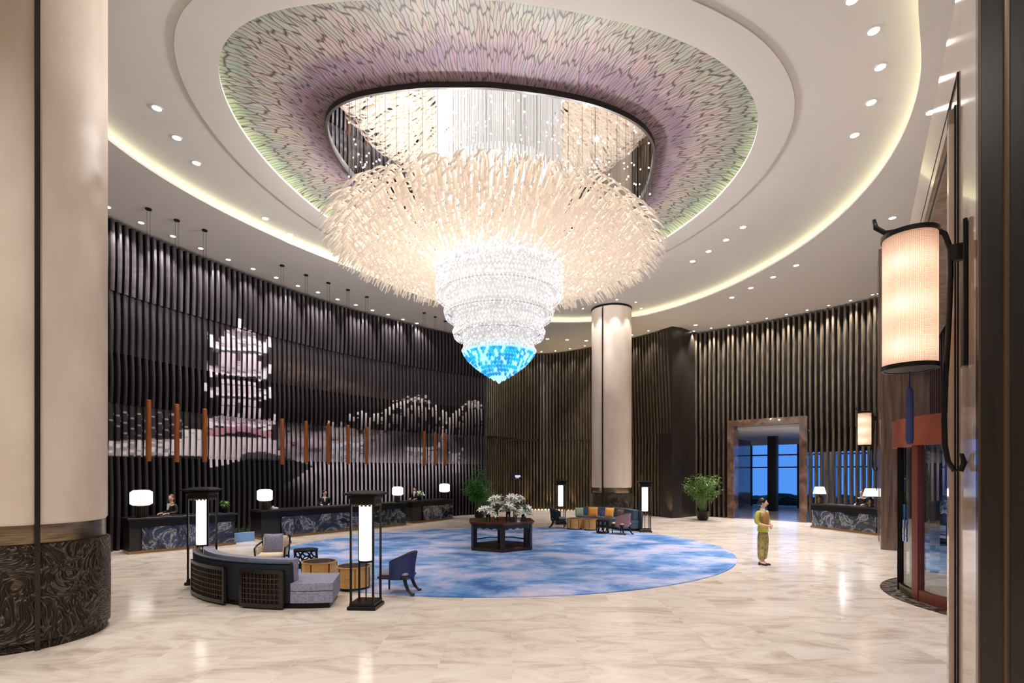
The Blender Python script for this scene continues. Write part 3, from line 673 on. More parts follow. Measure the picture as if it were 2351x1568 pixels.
def petal_mb(mb, r0, a, seg=6, n=5):
    # the flower is a slightly oval dish
    L = (.62 if r0 < 3.35 else .8)+.12*R.random(); dz = R.uniform(-.05, .05); sw = R.uniform(-.12, .12); pts = []; rad = []
    z0 = 7.95+.11*(r0-1.5)
    for i in range(seg+1):
        t = i/seg; r = r0+L*t*.92; aa = a+sw*(t**1.6)*.4+.06*math.sin(3*t)/max(r, 1)
        k = PA*PB/math.hypot(PB*math.cos(aa-math.radians(PANG)), PA*math.sin(aa-math.radians(PANG)))/3.87
        z = z0+dz+(.30 if r0 < 3.35 else .42)*math.sin(2.3*t)-(.16 if r0 < 3.35 else .3)*t*t
        pts.append((r*k*math.cos(aa), r*k*math.sin(aa), z)); rad.append((.026 if r0 < 3.4 else .023)*(1-.5*t)+.006)
    mb.tube(pts, rad, n)
pet.sort(key=lambda q: q[0]*math.sin(q[1])-.25*q[0])
for r0, a in pet[:100]:
    mb = MB(); petal_mb(mb, r0, a, 9, 6); P('petal', mb, M_petal, ch, smooth=True)
mb = MB()
for r0, a in pet[100:]: petal_mb(mb, r0, a)
P('petals', mb, M_petal, ch, smooth=True, kind='stuff')
# crystal tiers
def diamond(mb, c, r, h, a=0):
    vs = [(c[0], c[1], c[2]+h)]+[(c[0]+r*math.cos(a+q*PI/2), c[1]+r*math.sin(a+q*PI/2), c[2]) for q in range(4)]+[(c[0], c[1], c[2]-h)]
    mb._add(vs, [[0, 1, 2], [0, 2, 3], [0, 3, 4], [0, 4, 1], [5, 2, 1], [5, 3, 2], [5, 4, 3], [5, 1, 4]])
tiers = [(1.70, 8.35, 7.2), (1.46, 7.25, 6.66), (1.22, 6.7, 6.12), (.97, 6.16, 5.72)]
for r, zt, zb in tiers:
    mb = MB(); z = zt; rows_ = int((zt-zb)/.105)
    for q in range(rows_+1):
        z = zt-(zt-zb)*q/rows_; n = int(2*PI*r/.1); rq = r+.03*math.sin(q*1.9)
        for k in range(n):
            a = 2*PI*(k+.5*(q % 2))/n; diamond(mb, (rq*math.cos(a), rq*math.sin(a), z), .045, .07, a)
    t_ = P('crystal_tier', mb, M_cryst, ch)
    P('diffuser', MB().lathe([(r-.12, zb+.06), (r-.1, zb+.1), (r-.08, zt-.02), (r*.3, zt)], (0, 0, 0), 48), M_core, t_)
    P('ring_frame', MB().arcwall(0, 0, r-.03, r+.03, 0, 360, zb-.02, zb+.0, 60), M_silver, t_)
# fringe where the flower meets the crystal drum
mb = MB()
for q in range(4):
    r = 1.50+.07*q; n = 100
    for k in range(n): a = 2*PI*(k+.5*(q % 2))/n; diamond(mb, (r*math.cos(a), r*math.sin(a), 8.0-.05*q), .05, .09, a)
P('crystal_fringe', mb, M_cryst, ch)
# turquoise tip of faceted glass
cols = [((.02, .42, .62), 'turquoise'), ((.02, .25, .62), 'azure'), ((.45, .78, .88), 'pale aqua')]
tm = [mat(n_+' crystal', c, .1, emit=c, es=.75) for c, n_ in cols]
tb = [MB(), MB(), MB()]
for q in range(11):
    f = q/10; r = .95*(1-f**1.5)+.02; z = 5.70-.80*f; n = max(4, int(2*PI*r/.085))
    for k in range(n):
        a = 2*PI*(k+.5*(q % 2))/n; i = 2 if (q > 8 or q == 0) else R.choices((0, 1, 2), (4, 3, 3))[0]
        diamond(tb[i], (r*math.cos(a), r*math.sin(a), z), .06, .075, a)
tip = P('crystal_tip', tb[0], tm[0], ch, label='turquoise faceted tip'); P('azure_crystals', tb[1], tm[1], tip, kind='stuff'); P('pale_crystals', tb[2], tm[2], tip, kind='stuff')
P('tip_liner', MB().lathe([(.9, 5.72), (.7, 5.4), (.3, 5.08), (.02, 4.95)], (0, 0, 0), 32), mat('aqua liner', (.2, .55, .7), .3, emit=(.25, .65, .85), es=.7), tip)
# hanging strands of the upper drum
mb = MB()
for q in range(3):
    r = 1.7-.35*q; n = int(2*PI*r/.1)
    for k in range(n): a = 2*PI*k/n; mb.tube([(r*math.cos(a), r*math.sin(a), 8.0), (r*math.cos(a), r*math.sin(a), 10.44)], .012, 3, cap=False)
P('crystal_strands', mb, mat('crystal strand', (.6, .6, .62), .15, emit=(1, .98, .96), es=.12), ch, kind='stuff')
# star lights on wires
mw = MB(); M_star = mat('star bulb', (1, 1, 1), emit=(1, .97, .92), es=14); bulbs = []
while len(bulbs) < 330:
    x, y = R.uniform(-4.4, 4.4), R.uniform(-3.6, 3.4)
    if (x/4.25)**2+((y)/3.2)**2 < 1: bulbs.append((x, y, R.uniform(9.2, 10.3)))
bm = MB().ball((0, 0, 0), .02, 8, 5).mesh('bulb', M_star, True)
for x, y, z in bulbs: mw.tube([(x, y, z), (x, y, 10.44)], .0035, 3, cap=False)
bulbs.sort(key=lambda p: p[1])
for x, y, z in bulbs[:100]:
    o = link(bpy.data.objects.new('bulb', bm)); o.parent = ch; o.location = (x, y, z)
mb = MB()
for x, y, z in bulbs[100:]: mb.ball((x, y, z), .02, 6, 4)
P('bulbs', mb, M_star, ch, kind='stuff')
for k in range(70):
    a = 2*PI*k/70; r = 3.95; x, y = r*math.cos(a)*1.02, r*math.sin(a)*.84; mw.tube([(x, y, 8.35), (x, y, 10.44)], .006, 3, cap=False)
P('wires', mw, mat('steel wire', (.5, .5, .5), .3, 1), ch, kind='stuff')
def light(kind, name, loc, power, col=(1, .92, .82), size=.05, spot=None, blend=.5, to=None, parent=None):
    l = bpy.data.lights.new(name, kind); l.energy = power; l.color = col
    if kind in ('POINT', 'SPOT'): l.shadow_soft_size = size
    if spot: l.spot_size = math.radians(spot); l.spot_blend = blend
    o = link(bpy.data.objects.new(name, l)); o.location = loc; o.parent = parent
    if to is not None: o.rotation_euler = (Vector(to)-Vector(loc)).to_track_quat('-Z', 'Y').to_euler()
    return o
for k in range(10):
    a = 2*PI*k/10; light('POINT', 'chandelier_light', (2.7*math.cos(a), 2.4*math.sin(a), 9.3), K_CHAND, (1, .97, .95), .05, parent=ch)
for k in range(12):
    a = 2*PI*(k+.5)/12; light('POINT', 'chandelier_light', (2.7*math.cos(a), 2.6*math.sin(a), 6.7), K_CHAND*.07, (1, .92, .84), .05, parent=ch)  # added lights in open air below the flower, brightening the petal undersides

# ---------------------------------------------------------------- downlights
dl0 = None
def downlight(x, y, z, label, group, power=None, spot=75, to=None, r=.09):
    global dl0
    if dl0 is None:
        dl0 = T('downlight', label, 'downlight', (x, y, z), 0, group)
        P('trim_ring', MB().arcwall(0, 0, .09, .12, 0, 360, -.012, 0, 24), M_ceil, dl0); P('lamp_disc', MB().cyl((0, 0, -.006), .088, .005, 20), M_lamp, dl0); d = dl0
    else: d = dup(dl0, (x, y, z), label=label, group=group)
    d.location = (x, y, z); s = r/.09; d.scale = (s, s, 1)
    if power: light('SPOT', 'downlight_beam', (x, y, z-.03), power, (1, .97, .95), .06, spot, .7, to or (x, y, 0))
IN, OUT = 10.26, 10.0
ORD = ['first', 'second', 'third', 'fourth', 'fifth', 'sixth', 'seventh', 'eighth', 'ninth', 'tenth', 'eleventh', 'twelfth', 'thirteenth', 'fourteenth', 'fifteenth', 'sixteenth']
_cnt = {}
def nth(text):
    k = _cnt.get(text, 0); _cnt[text] = k+1; return text.replace('#', ORD[k])
for (x, y) in ((360, 250), (406, 318), (451, 376)): q = up(x, y, IN-.02); downlight(*q, 10.26, nth('large downlight left of the mosaic dome, # from the top of the three'), 'downlights left of the dome', K_SPOT)
for (x, y) in ((609, 503), (666, 540), (719, 568), (769, 594), (836, 622), (886, 640), (933, 656)): q = up(x, y, IN-.02); downlight(*q, 10.26, nth('small downlight between left cove line and chandelier, # from the left'), 'downlights by the left cove', K_SPOT)
for (x, y) in ((1957, 2), (2006, 73), (2021, 156), (2000, 237), (1962, 312)): q = up(x, y, IN-.02); downlight(*q, 10.26, nth('large downlight at upper right inside the outer cove, # from the top'), 'downlights right of the dome', K_SPOT)
for (x, y) in ((1706, 523), (1667, 552), (1627, 578), (1590, 601)): q = up(x, y, IN-.02); downlight(*q, 10.26, nth('small downlight of the row of four right of the chandelier, # from the right'), 'downlights above the far column', K_SPOT*1.8)
for (x, y) in ((247, 475), (324, 511), (397, 542), (461, 570), (524, 596), (581, 617), (634, 637), (684, 656), (730, 671), (775, 687), (817, 700), (855, 712), (891, 722), (925, 733), (957, 742)):
    q = np.array(up(x, y, OUT)); i = np.argmin([np.hypot(*(q-np.array(w))) for w in WL]); tgt = np.array(WL[i]); dd = (tgt-q); dd = dd/max(np.linalg.norm(dd), .01)
    downlight(q[0], q[1], 10.0, nth('small downlight in the ceiling just above the mural slats, # from the left'), 'downlights above the mural', K_WASH, 80, (q[0]+dd[0]*1.9, q[1]+dd[1]*1.9, 4.0), .075)
for (x, y) in ((2138, 257), (2049, 500)): q = up(x, y, OUT); downlight(*q, 10.0, nth('downlight near the entrance wall and big wall lantern, # from the top'), 'downlights by the entrance wall', K_SPOT)
for (x, y) in ((1828, 609), (1775, 636), (1724, 661), (1680, 683), (1597, 746)): q = up(x, y, OUT); downlight(*q, 10.0, nth('small downlight outside the cove above the portal wall, # from the right'), 'downlights above the portal wall', K_SPOT*1.4)
for (x, y) in ((1346, 782), (1302, 780), (1257, 778)): q = up(x, y, OUT); downlight(*q, 10.0, nth('small downlight just left of the far column top, # from the right'), 'downlights left of the far column', K_SPOT*1.6)
for k in range(5):
    a = math.radians(185+42*k); downlight(4.81+1.4*math.cos(a), 24.75+1.4*math.sin(a), 10.26, nth('tiny downlight ringing the far column top, # from the left'), 'downlights ringing the far column', 150, 60, (4.81+.8*math.cos(a), 24.75+.8*math.sin(a), 6), .045)
p = resample(WR, .9); t_, n_ = normals(p, CEN)
for k in range(len(p)-1):
    q = p[k]+n_[k]*.42; downlight(q[0], q[1], 10.0, nth('tiny downlight grazing the portal wall slats, # from their left corner'), 'grazing downlights at the portal wall', K_WASH*1.7, 70, (q[0]-n_[k][0]*.5, q[1]-n_[k][1]*.5, 5), .05)
p = resample(WB, 1.1); t_, n_ = normals(p, CEN)
for k in range(1, len(p)-1):
    q = p[k]+n_[k]*.5; downlight(q[0], q[1], 10.0, nth('tiny downlight grazing the dark back wall slats, # from the mural'), 'grazing downlights at the back wall', K_WASH*.45, 70, (q[0]-n_[k][0]*.5, q[1]-n_[k][1]*.5, 5), .05)
# unseen fill spots added behind the viewer to brighten the lobby
for x in (-9, -4.5, 0, 4):
    for y in (-3, 2.5): light('SPOT', 'rear_fill_spot', (x, y, 9.9), K_FILL, (1, 1, .99), .15, 120, .8, (x, y+1.5, 0))
# floor uplights washing the foot of the back and mural slats
p = resample(WB, 1.6); t_, n_ = normals(p, CEN)
for k in range(2, len(p)):
    q = p[k]+n_[k]*.3; light('SPOT', 'floor_uplight', (q[0], q[1], .05), 170, (1, .72, .32), .05, 60, .9, (q[0]-n_[k][0]*.15, q[1]-n_[k][1]*.15, 2))
for pts, nm in ((WB[1:-1], 'golden strip light hidden at the foot of the back wall slats'),):
    p = resample(pts, .4); t_, n_ = normals(p, CEN); mb = MB(); A = [tuple(x) for x in p-n_*.22]; B = [tuple(x) for x in p-n_*.27]; mb.prism(A+B[::-1], .0, .03)
    tag(P('light_strip', mb, MATS.get('gold strip') or mat('gold strip', (0, 0, 0), emit=(1, .66, .2), es=6)), nm, 'light')
light('POINT', 'annex_lamp', (*apt(6.5, 3.2), 3.9), 110, (1, .95, .9), .2)
print('shell ok')
#@@PART2
# ---------------------------------------------------------------- carpet
mb = MB(); a = ell((-.25, 15.86), 6.82, 6.2, 12.2, 128); mb.prism(a, 0.0, .022)
tag(P('oval_carpet', mb, M_rug), 'huge oval carpet of blue, lilac and cream clouds on the marble floor', 'carpet')

# ---------------------------------------------------------------- floor lanterns
def lantern(loc, rz, label):
    t = T('floor_lantern', label, 'floor lamp', loc, rz, 'tall black floor lanterns'); s = .215
    P('base', MB().box((0, 0, .03), (.5, .5, .06), bev=.008).box((0, 0, .085), (.44, .44, .07), bev=.01), M_black, t)
    for x in (-s+.02, s-.02):
        for y in (-s+.02, s-.02): P('post', MB().box((x, y, .98), (.032, .032, 1.75)), M_black, t)
    c = MB().box((0, 0, 1.86), (.42, .42, .09), bev=.008).box((0, 0, 1.93), (.47, .47, .06), bev=.01)
    c._add([(-.3, -.3, 1.97), (.3, -.3, 1.97), (.3, .3, 1.97), (-.3, .3, 1.97), (-.3, -.3, 2.0), (.3, -.3, 2.0), (.3, .3, 2.0), (-.3, .3, 2.0), (-.17, -.17, 2.045), (.17, -.17, 2.045), (.17, .17, 2.045), (-.17, .17, 2.045)],
           [[3, 2, 1, 0], [0, 1, 5, 4], [1, 2, 6, 5], [2, 3, 7, 6], [3, 0, 4, 7], [4, 5, 9, 8], [5, 6, 10, 9], [6, 7, 11, 10], [7, 4, 8, 11], [8, 9, 10, 11]])
    roof = P('roof', c, M_black, t)
    d = MB()
    for k in range(5):
        for sd in (-1, 1): d.box((-.14+.07*k, sd*.212, 1.795), (.035, .015, .04)); d.box((sd*.212, -.14+.07*k, 1.795), (.015, .035, .04))
    P('dentil_trim', d, M_bronze, roof)
    P('light_tube', MB().lathe([(.02, .82), (.112, .825), (.118, .84), (.118, 1.78), (.1, 1.79)], (0, 0, 0), 24), M_tubelit, t, smooth=False, auto=40)
    P('tube_cap', MB().cyl((0, 0, .79), .122, .035, 24).cyl((0, 0, 1.78), .1, .06, 20), M_black, t, auto=40)
    P('tube_hanger', MB().cyl((0, 0, .1), .012, .7, 8), M_black, t)
    return t
L1 = lantern((-2.56, 8.98, 0), math.radians(-4), 'tall black lantern with glowing tube, on the floor right of the near sofa')
L2_ = dup(L1, (-6.62, 10.95, 0), math.radians(6), 'tall black lantern with glowing tube behind the left end of the near sofa')
dup(L1, (2.24, 23.6, 0), .1, 'tall black lantern with glowing tube beside the small far chair, left of the far sofa')
dup(L1, (5.32, 20.5, 0), -.1, 'tall black lantern with glowing tube at the right end of the far sofa')

# ---------------------------------------------------------------- curved sofas
def sofa(cx, cy, label, a0, a1, ext, rO, panels, fab, seatfab, cushions=()):
    t = T('curved_sofa', label, 'sofa', (cx, cy, 0))
    rI = rO-.95
    P('plinth', MB().arcwall(0, 0, rI+.06, rO-.06, a0+1, a1+ext-1, 0, .1, 30), M_black, t)
    P('seat_base', MB().arcwall(0, 0, rI, rO-.02, a0, a1+ext, .1, .30, 36), seatfab, t, auto=40)
    P('seat_cushion', MB().arcwall(0, 0, rI-.02, rO-.14 if False else rO-.02, a0, a1+ext, .312, .44, 36), seatfab, t, auto=40)
    b = MB(); n = 40; vs = []; fs = []
    prof = [(-.02, .1), (.0, .45), (.015, .74), (-.02, .795), (-.09, .80), (-.13, .76), (-.16, .44)]
    for k in range(n+1):
        a = math.radians(a0+(a1-a0)*k/n)
        for r, z in prof: vs.append(((rO+r)*math.cos(a), (rO+r)*math.sin(a), z))
    m = len(prof)
    for k in range(n):
        for j in range(m-1): fs.append([k*m+j, k*m+j+1, k*m+m+j+1, k*m+m+j])
        fs.append([k*m+m-1, k*m, k*m+m, k*m+2*m-1])
    fs += [list(range(m)), list(range(n*m+m-1, n*m-1, -1))]
    b._add(vs, fs); P('backrest', b, fab, t, auto=40)
    P('back_piping', MB().arcwall(0, 0, rO-.03, rO+.02, a0, a1, .785, .805, 36), mat('slate piping', lin((60, 72, 90)), .6), t)
    P('back_cushion', MB().arcwall(0, 0, rO-.36, rO-.17, a0+1.5, a1-.2, .45, .83, 36), seatfab, t, auto=40)
    for (p0, p1) in panels:
        pn_ = P('lattice_panel', MB().arcwall(0, 0, rO+.03, rO+.075, p0, p1, .03, .10, 14).arcwall(0, 0, rO+.03, rO+.075, p0, p1, .62, .68, 14).arcwall(0, 0, rO+.03, rO+.075, p0, p0+1, .03, .68, 2).arcwall(0, 0, rO+.03, rO+.075, p1-1, p1, .03, .68, 2), M_dark, t)
        P('panel_back', MB().arcwall(0, 0, rO+.022, rO+.035, p0, p1, .03, .68, 14), M_backp, pn_)
        g_ = MB(); nn = int((p1-p0)*math.pi/180*rO/.07)
        for k in range(nn+1): a = p0+(p1-p0)*k/nn; g_.arcwall(0, 0, rO+.04, rO+.058, a-.12, a+.12, .08, .64, 1)
        for z in (.17, .26, .35, .44, .53): g_.arcwall(0, 0, rO+.045, rO+.064, p0, p1, z-.008, z+.008, 14)
        P('lattice', g_, mat('brown lattice', lin((52, 38, 31)), .4), pn_)
    return t
sofa(-3.72, 12.0, 'curved navy sofa with dark lattice back, seen from behind in the near seating group', 206, 268, 13, 3.18, [(219, 245), (251.5, 266.5)], M_navy, M_greyf)
sofa(2.45, 20.9, 'curved blue-grey velvet sofa at the foot of the far column', -4, 72, 6, 2.85, [(10, 30)], M_teal, M_teal)
def cushion(loc, rz, m, label, s=.42, tilt=.25, w=None):
    mb = MB(); n = 10; vs = []; fs = []; w = w or s
    for sd in (1, -1):
        for i in range(n+1):
            for j in range(n+1):
                u, v = -1+2*i/n, -1+2*j/n; th = .075*(1-u**4)*(1-v**4); pin = 1-.06*(1-abs(u))*abs(v)**3-.06*(1-abs(v))*abs(u)**3
                vs.append((u*w/2*pin, -sd*th, s/2+v*s/2*pin))
    for sd in (0, 1):
        for i in range(n):
            for j in range(n): a = sd*(n+1)**2+i*(n+1)+j; q = [a, a+1, a+n+2, a+n+1]; fs.append(q if sd else q[::-1])
    mb._add(vs, fs); o = P('cushion', mb, m, smooth=True); tag(o, label, 'cushion'); o.location = loc; o.rotation_euler = (-tilt, 0, rz); return o
cushion((3.55, 22.45, .45), math.radians(165-180), M_orange, 'orange cushion on the left part of the far sofa', .42)
cushion((4.15, 21.95, .45), math.radians(145-180), mat('amber cushion', lin((226, 160, 70)), .7), 'amber cushion near the middle of the far sofa', .42)
cushion((4.45, 21.3, .45), math.radians(-60), mat('brown striped cushion', lin((104, 76, 62)), .8), 'dark brown cushion right of the amber one on the far sofa', .4)
cushion((2.98, 22.65, .45), 0, mat('sage cushion', lin((150, 172, 150)), .8), 'pale sage cushion at the left end of the far sofa', .38)

# ---------------------------------------------------------------- drum tables
def drum(loc, label, r=.33, top=M_dark, h=.45):
    t = T('drum_table', label, 'coffee table', loc, R.uniform(0, 3), 'gold drum coffee tables')
    P('foot', MB().cyl((0, 0, 0), r-.015, .04, 40), M_black, t, auto=30)
    P('drum_body', MB().lathe([(r, .04), (r, h-.03), (r+.012, h-.025), (r+.012, h), (r-.02, h+.0), (r-.02, h-.02)], (0, 0, 0), 48), M_gold, t, auto=30)
    P('table_top', MB().cyl((0, 0, h-.03), r-.022, .022, 40), top, t, auto=30)
    rb = MB()
    for k in range(6): a = k*PI/3; rb.box(((r+.006)*math.cos(a), (r+.006)*math.sin(a), h/2), (.012, .02, h-.06), a)
    P('rib', rb, mat('dark gold rib', lin((120, 82, 44)), .3, .7), t)
    return t
d1 = drum((-3.22, 10.42, .023), 'gold drum coffee table behind the lantern, nearest the carpet edge')
dup(d1, (-4.12, 10.95, .023), .4, 'gold drum coffee table half hidden behind the near sofa seat', scale=(1.06, 1.06, 1))
dup(d1, (2.62, 21.35, .023), .9, 'gold drum coffee table right of the far lantern, nearest the small far chair')
dup(d1, (3.22, 21.0, .023), .2, 'gold drum coffee table in front of the left end of the far sofa', scale=(.86, .86, 1))
dup(d1, (3.15, 22.0, 0), .2, 'gold drum coffee table behind the other two, close to the far sofa', scale=(.8, .8, .9))

# ---------------------------------------------------------------- chairs
def barrel_chair(loc, rz, label, fab, inner):     # faces +X
    t = T('barrel_chair', label, 'chair', loc, rz)
    P('seat_frame', MB().box((.02, 0, .33), (.60, .56, .055), bev=.015), M_dark, t)
    P('seat', MB().box((.02, 0, .395), (.58, .52, .09), bev=.035), inner, t, auto=50)
    # curved shell wrapping the sitter, rising to the back
    vs = []; fs = []; n = 20
    for k in range(n+1):
        a = math.radians(72+(288-72)*k/n); q = abs(k/n*2-1)
        top = .80-.17*q**2; rx, ry = .30, .30; lean = .07*(1-q)
        for (rr_, z, l) in ((0, .30, 0), (0, (.33+top)/2, .3), (0, top, 1), (-.055, top-.005, 1), (-.05, .31, 0)):
            vs.append(((rx+rr_)*math.cos(a)-.02-lean*l, (ry+rr_)*math.sin(a), z))
    for k in range(n):
        for j in range(5): fs.append([k*5+j, k*5+(j+1) % 5, k*5+5+(j+1) % 5, k*5+5+j])
    fs += [[4, 3, 2, 1, 0], [n*5+j for j in range(5)]]
    P('backrest', MB()._add(vs, fs), fab, t, auto=50)
    rim = []
    for k in range(n+1):
        a = math.radians(72+(288-72)*k/n); q = abs(k/n*2-1); rim.append((.275*math.cos(a)-.02-.07*(1-q), .275*math.sin(a), .805-.17*q**2))
    P('top_rail', MB().tube(rim, .018, 8), M_dark, t, smooth=True)
    for sy in (-1, 1):
        P('leg', MB().tube([(.27, sy*.23, .33), (.27, sy*.23, 0)], [.026, .018], 8), M_dark, t)
        P('leg', MB().tube([(-.20, sy*.2, .36), (-.22, sy*.2, .22), (-.27, sy*.205, .1), (-.35, sy*.21, .02), (-.40, sy*.21, .03)], [.048, .044, .038, .032, .024], 8, flat=.8), M_dark, t, smooth=True)
    P('back_pad', MB().box((-.24, 0, .58), (.07, .36, .30), bev=.03), inner, t, auto=50)
    return t
barrel_chair((-2.22, 9.98, .023), math.radians(172), 'blue barrel-backed chair with sabre legs on the near carpet edge, right of the lantern', M_blue, M_greyf)
barrel_chair((1.98, 21.9, .023), math.radians(-12), 'small dark blue chair beyond the carpet, left of the far gold tables', M_navy, mat('blue grey seat', lin((92, 98, 130)), .7))
barrel_chair((4.2, 19.6, .023), math.radians(125), 'dusty pink chair turned away in front of the far sofa', M_pinkf, M_cream)
t = T('armchair', 'wood-framed cream armchair with a grey cushion, behind the near sofa', 'armchair', (-5.72, 12.25, .023), math.radians(12))
P('seat', MB().box((0, -.02, .38), (.56, .60, .13), bev=.045), M_cream, t, auto=50)
P('backrest', MB().box((0, .27, .60), (.56, .08, .42), bev=.03), M_cream, t, auto=50)
for sx in (-1, 1):
    P('armrest', MB().tube([(sx*.33, -.30, .56), (sx*.35, -.05, .60), (sx*.35, .22, .62), (sx*.31, .36, .66)], .026, 8, flat=.7), M_dark, t, smooth=True)
    P('leg', MB().tube([(sx*.31, -.27, 0), (sx*.31, -.28, .3), (sx*.33, -.30, .56)], .022, 8), M_dark, t)
    P('leg', MB().tube([(sx*.29, .34, 0), (sx*.29, .30, .35), (sx*.31, .36, .78)], .022, 8), M_dark, t)
    P('arm_pad', MB().box((sx*.29, -.02, .50), (.04, .46, .14), bev=.015), M_cream, t)
P('top_rail', MB().tube([(-.31, .36, .78), (0, .41, .8), (.31, .36, .78)], .024, 8), M_dark, t, smooth=True)
P('seat_rail', MB().box((0, -.28, .30), (.6, .03, .05)).box((0, .3, .30), (.6, .03, .05)), M_dark, t)
cushion((-5.70, 12.20, .468), math.radians(12), M_greyf, 'grey lilac cushion standing in the cream armchair', .44, .2)
# pierced side tables
def side_table(loc, label, r, h):
    t = T('pierced_side_table', label, 'side table', loc, .3)
    P('table_top', MB().cyl((0, 0, h-.03), r, .03, 32), M_black, t, auto=30); P('base', MB().cyl((0, 0, 0), r*.95, .03, 32), M_black, t, auto=30)
    mb = MB(); n = 8; rr_ = PI*r/n
    for z in (.03+(h-.06)*.25, .03+(h-.06)*.75):
        for k in range(n):
            a = 2*PI*k/n; pts = []
            for q in range(13):
                b = 2*PI*q/12; aa = a+rr_*.93*math.cos(b)/r; pts.append((r*.93*math.cos(aa), r*.93*math.sin(aa), z+(h-.06)*.25*math.sin(b)))
            mb.tube(pts, .017, 6, cap=False)
    P('pierced_rings', mb, M_black, t, smooth=True); return t
side_table((-5.12, 12.72, .023), 'low dark pierced side table right of the cream armchair', .29, .44)
side_table((3.52, 19.85, .023), 'black pierced side table between far gold tables and pink chair', .25, .52)
t = T('small_vase', 'small vase of purple orchids on the far black side table', 'vase', (3.52, 19.85, .543)); P('vase_body', MB().lathe([(.03, 0), (.05, .05), (.03, .12)], n=14), M_vase, t)
mb = MB(); 
for k in range(26): a, r_, z = R.uniform(0, 6.3), R.uniform(0, .1), R.uniform(.13, .34); mb.ball((r_*math.cos(a), r_*math.sin(a), z), .022, 6, 4)
P('blossoms', mb, mat('purple petals', lin((112, 72, 140)), .6), t)

# ---------------------------------------------------------------- hexagonal centre table with lilies
hx = T('hexagonal_table', 'large red-brown hexagonal table with black legs at the carpet centre', 'table', (-.34, 16.0, .023), math.radians(4))
def hexa(r, a0=-90): return [(r*math.cos(math.radians(a0+60*k)), r*math.sin(math.radians(a0+60*k))) for k in range(6)]
mb = MB(); mb.prism(hexa(1.10), .80, .835); mb.prism(hexa(1.14), .835, .87); P('table_top', mb, M_red, hx)
mb = MB()
Hx = hexa(1.03)
for k in range(6):
    a, b = np.array(Hx[k]), np.array(Hx[(k+1) % 6]); n = 14; L = [a+(b-a)*i/n for i in range(n+1)]; vs = []; fs = []
    nv = np.array((b[1]-a[1], -(b[0]-a[0]))); nv = nv/np.linalg.norm(nv)*.015
    for i, p in enumerate(L):
        f = i/n; zb = .70-.05*math.sin(2*PI*f*2)**2*(1 if .1 < f < .9 else .4)-.03*(abs(f-.5)*2)**3
        vs += [(*(p-nv), zb), (*(p+nv), zb), (*(p+nv), .80), (*(p-nv), .80)]
    for i in range(n):
        for j in range(4): fs.append([i*4+j, i*4+(j+1) % 4, i*4+4+(j+1) % 4, i*4+4+j])
    mb._add(vs, fs)
P('apron', mb, M_dark, hx)
for k in range(6):
    x, y = hexa(.97)[k]; P('leg', MB().box((x, y, .42), (.14, .14, .76), math.radians(-90+60*k), .012), M_dark, hx)
P('base_shelf', MB().prism(hexa(1.06), .0, .09), mat('dark red base', lin((52, 30, 24)), .25, coat=.3), hx)
mb = MB()
for k in range(6):
    a, b = hexa(.95)[k], hexa(.95)[(k+1) % 6]; mb.tube([(*a, .2), (*[(p+q)/2*.93 for p, q in zip(a, b)], .24), (*b, .2)], .02, 6)
P('stretcher', mb, M_dark, hx)
M_lily = mat('white lily petal', (.95, .95, .88), .5, emit=(.9, .9, .8), es=0.0); M_leaf = mat('green leaf', lin((62, 104, 52)), .5); M_stem = mat('green stem', lin((84, 120, 66)), .5)
def lily_mesh():
    mb = MB()
    for k in range(6):
        a = k*PI/3; c, s_ = math.cos(a), math.sin(a); pr = [(0.01, 0, .01), (.05, .035, .024), (.10, .05, .02), (.135, .03, .002)]
        vs = []
        for r_, z, w in pr: vs += [(r_*c-s_*w, r_*s_+c*w, z), (r_*c*1.02, r_*s_*1.02, z-.008), (r_*c+s_*w, r_*s_-c*w, z)]
        mb._add(vs, [f for i in range(3) for f in ([i*3, i*3+1, i*3+4, i*3+3], [i*3+1, i*3+2, i*3+5, i*3+4])])
    mb.tube([(0, 0, -.05), (0, 0, .01)], [.008, .014], 6); return mb.mesh('lily_bloom', M_lily, True)
LM = lily_mesh()
def bouquet(x, y, h, label, nfl=11, sp=.26):
    t = T('lily_vase', label, 'vase of flowers', (x, y, .893), 0, 'lily vases on the hexagonal table')
    P('glass_vase', MB().lathe([(.06, 0), (.065, .01), (.07, h*.55), (.066, h*.55), (.058, .02)], n=20, cap=False), M_vase, t, smooth=True)
    st = MB(); lf = MB()
    for k in range(nfl):
        a = 2*PI*k/nfl+R.random(); r_ = sp*math.sqrt(R.uniform(.08, 1)); z = h+R.uniform(-.12, .16)-r_*.35; p = (r_*math.cos(a), r_*math.sin(a), z)
        st.tube([(.02*math.cos(a), .02*math.sin(a), .02), (p[0]*.45, p[1]*.45, h*.7), (p[0]*.97, p[1]*.97, z-.04)], .005, 4)
        o = link(bpy.data.objects.new('lily_bloom', LM)); o.parent = t; o.location = p; o.rotation_euler = (R.uniform(.3, 1.2), 0, a+PI/2+R.uniform(-.6, .6)); sc = R.uniform(.95, 1.3); o.scale = (sc, sc, sc)
    for k in range(44):
        a = R.uniform(0, 2*PI); r_ = R.uniform(.03, sp*.9); z = R.uniform(h*.55, h+.02); L = R.uniform(.12, .2); w = .02; c, s_ = math.cos(a), math.sin(a); dz = R.uniform(-.06, .1)
        b = (r_*c, r_*s_, z); m_ = (b[0]+c*L*.5, b[1]+s_*L*.5, z+dz*.8+.03); e = (b[0]+c*L, b[1]+s_*L, z+dz)
        lf._add([b, (m_[0]-s_*w, m_[1]+c*w, m_[2]), e, (m_[0]+s_*w, m_[1]-c*w, m_[2])], [[0, 1, 2, 3]])
    P('stems', st, M_stem, t); P('leaves', lf, M_leaf, t); return t
bouquet(-.72, 15.55, .34, 'glass vase of white lilies at the left corner of the hexagonal table', 10, .22)
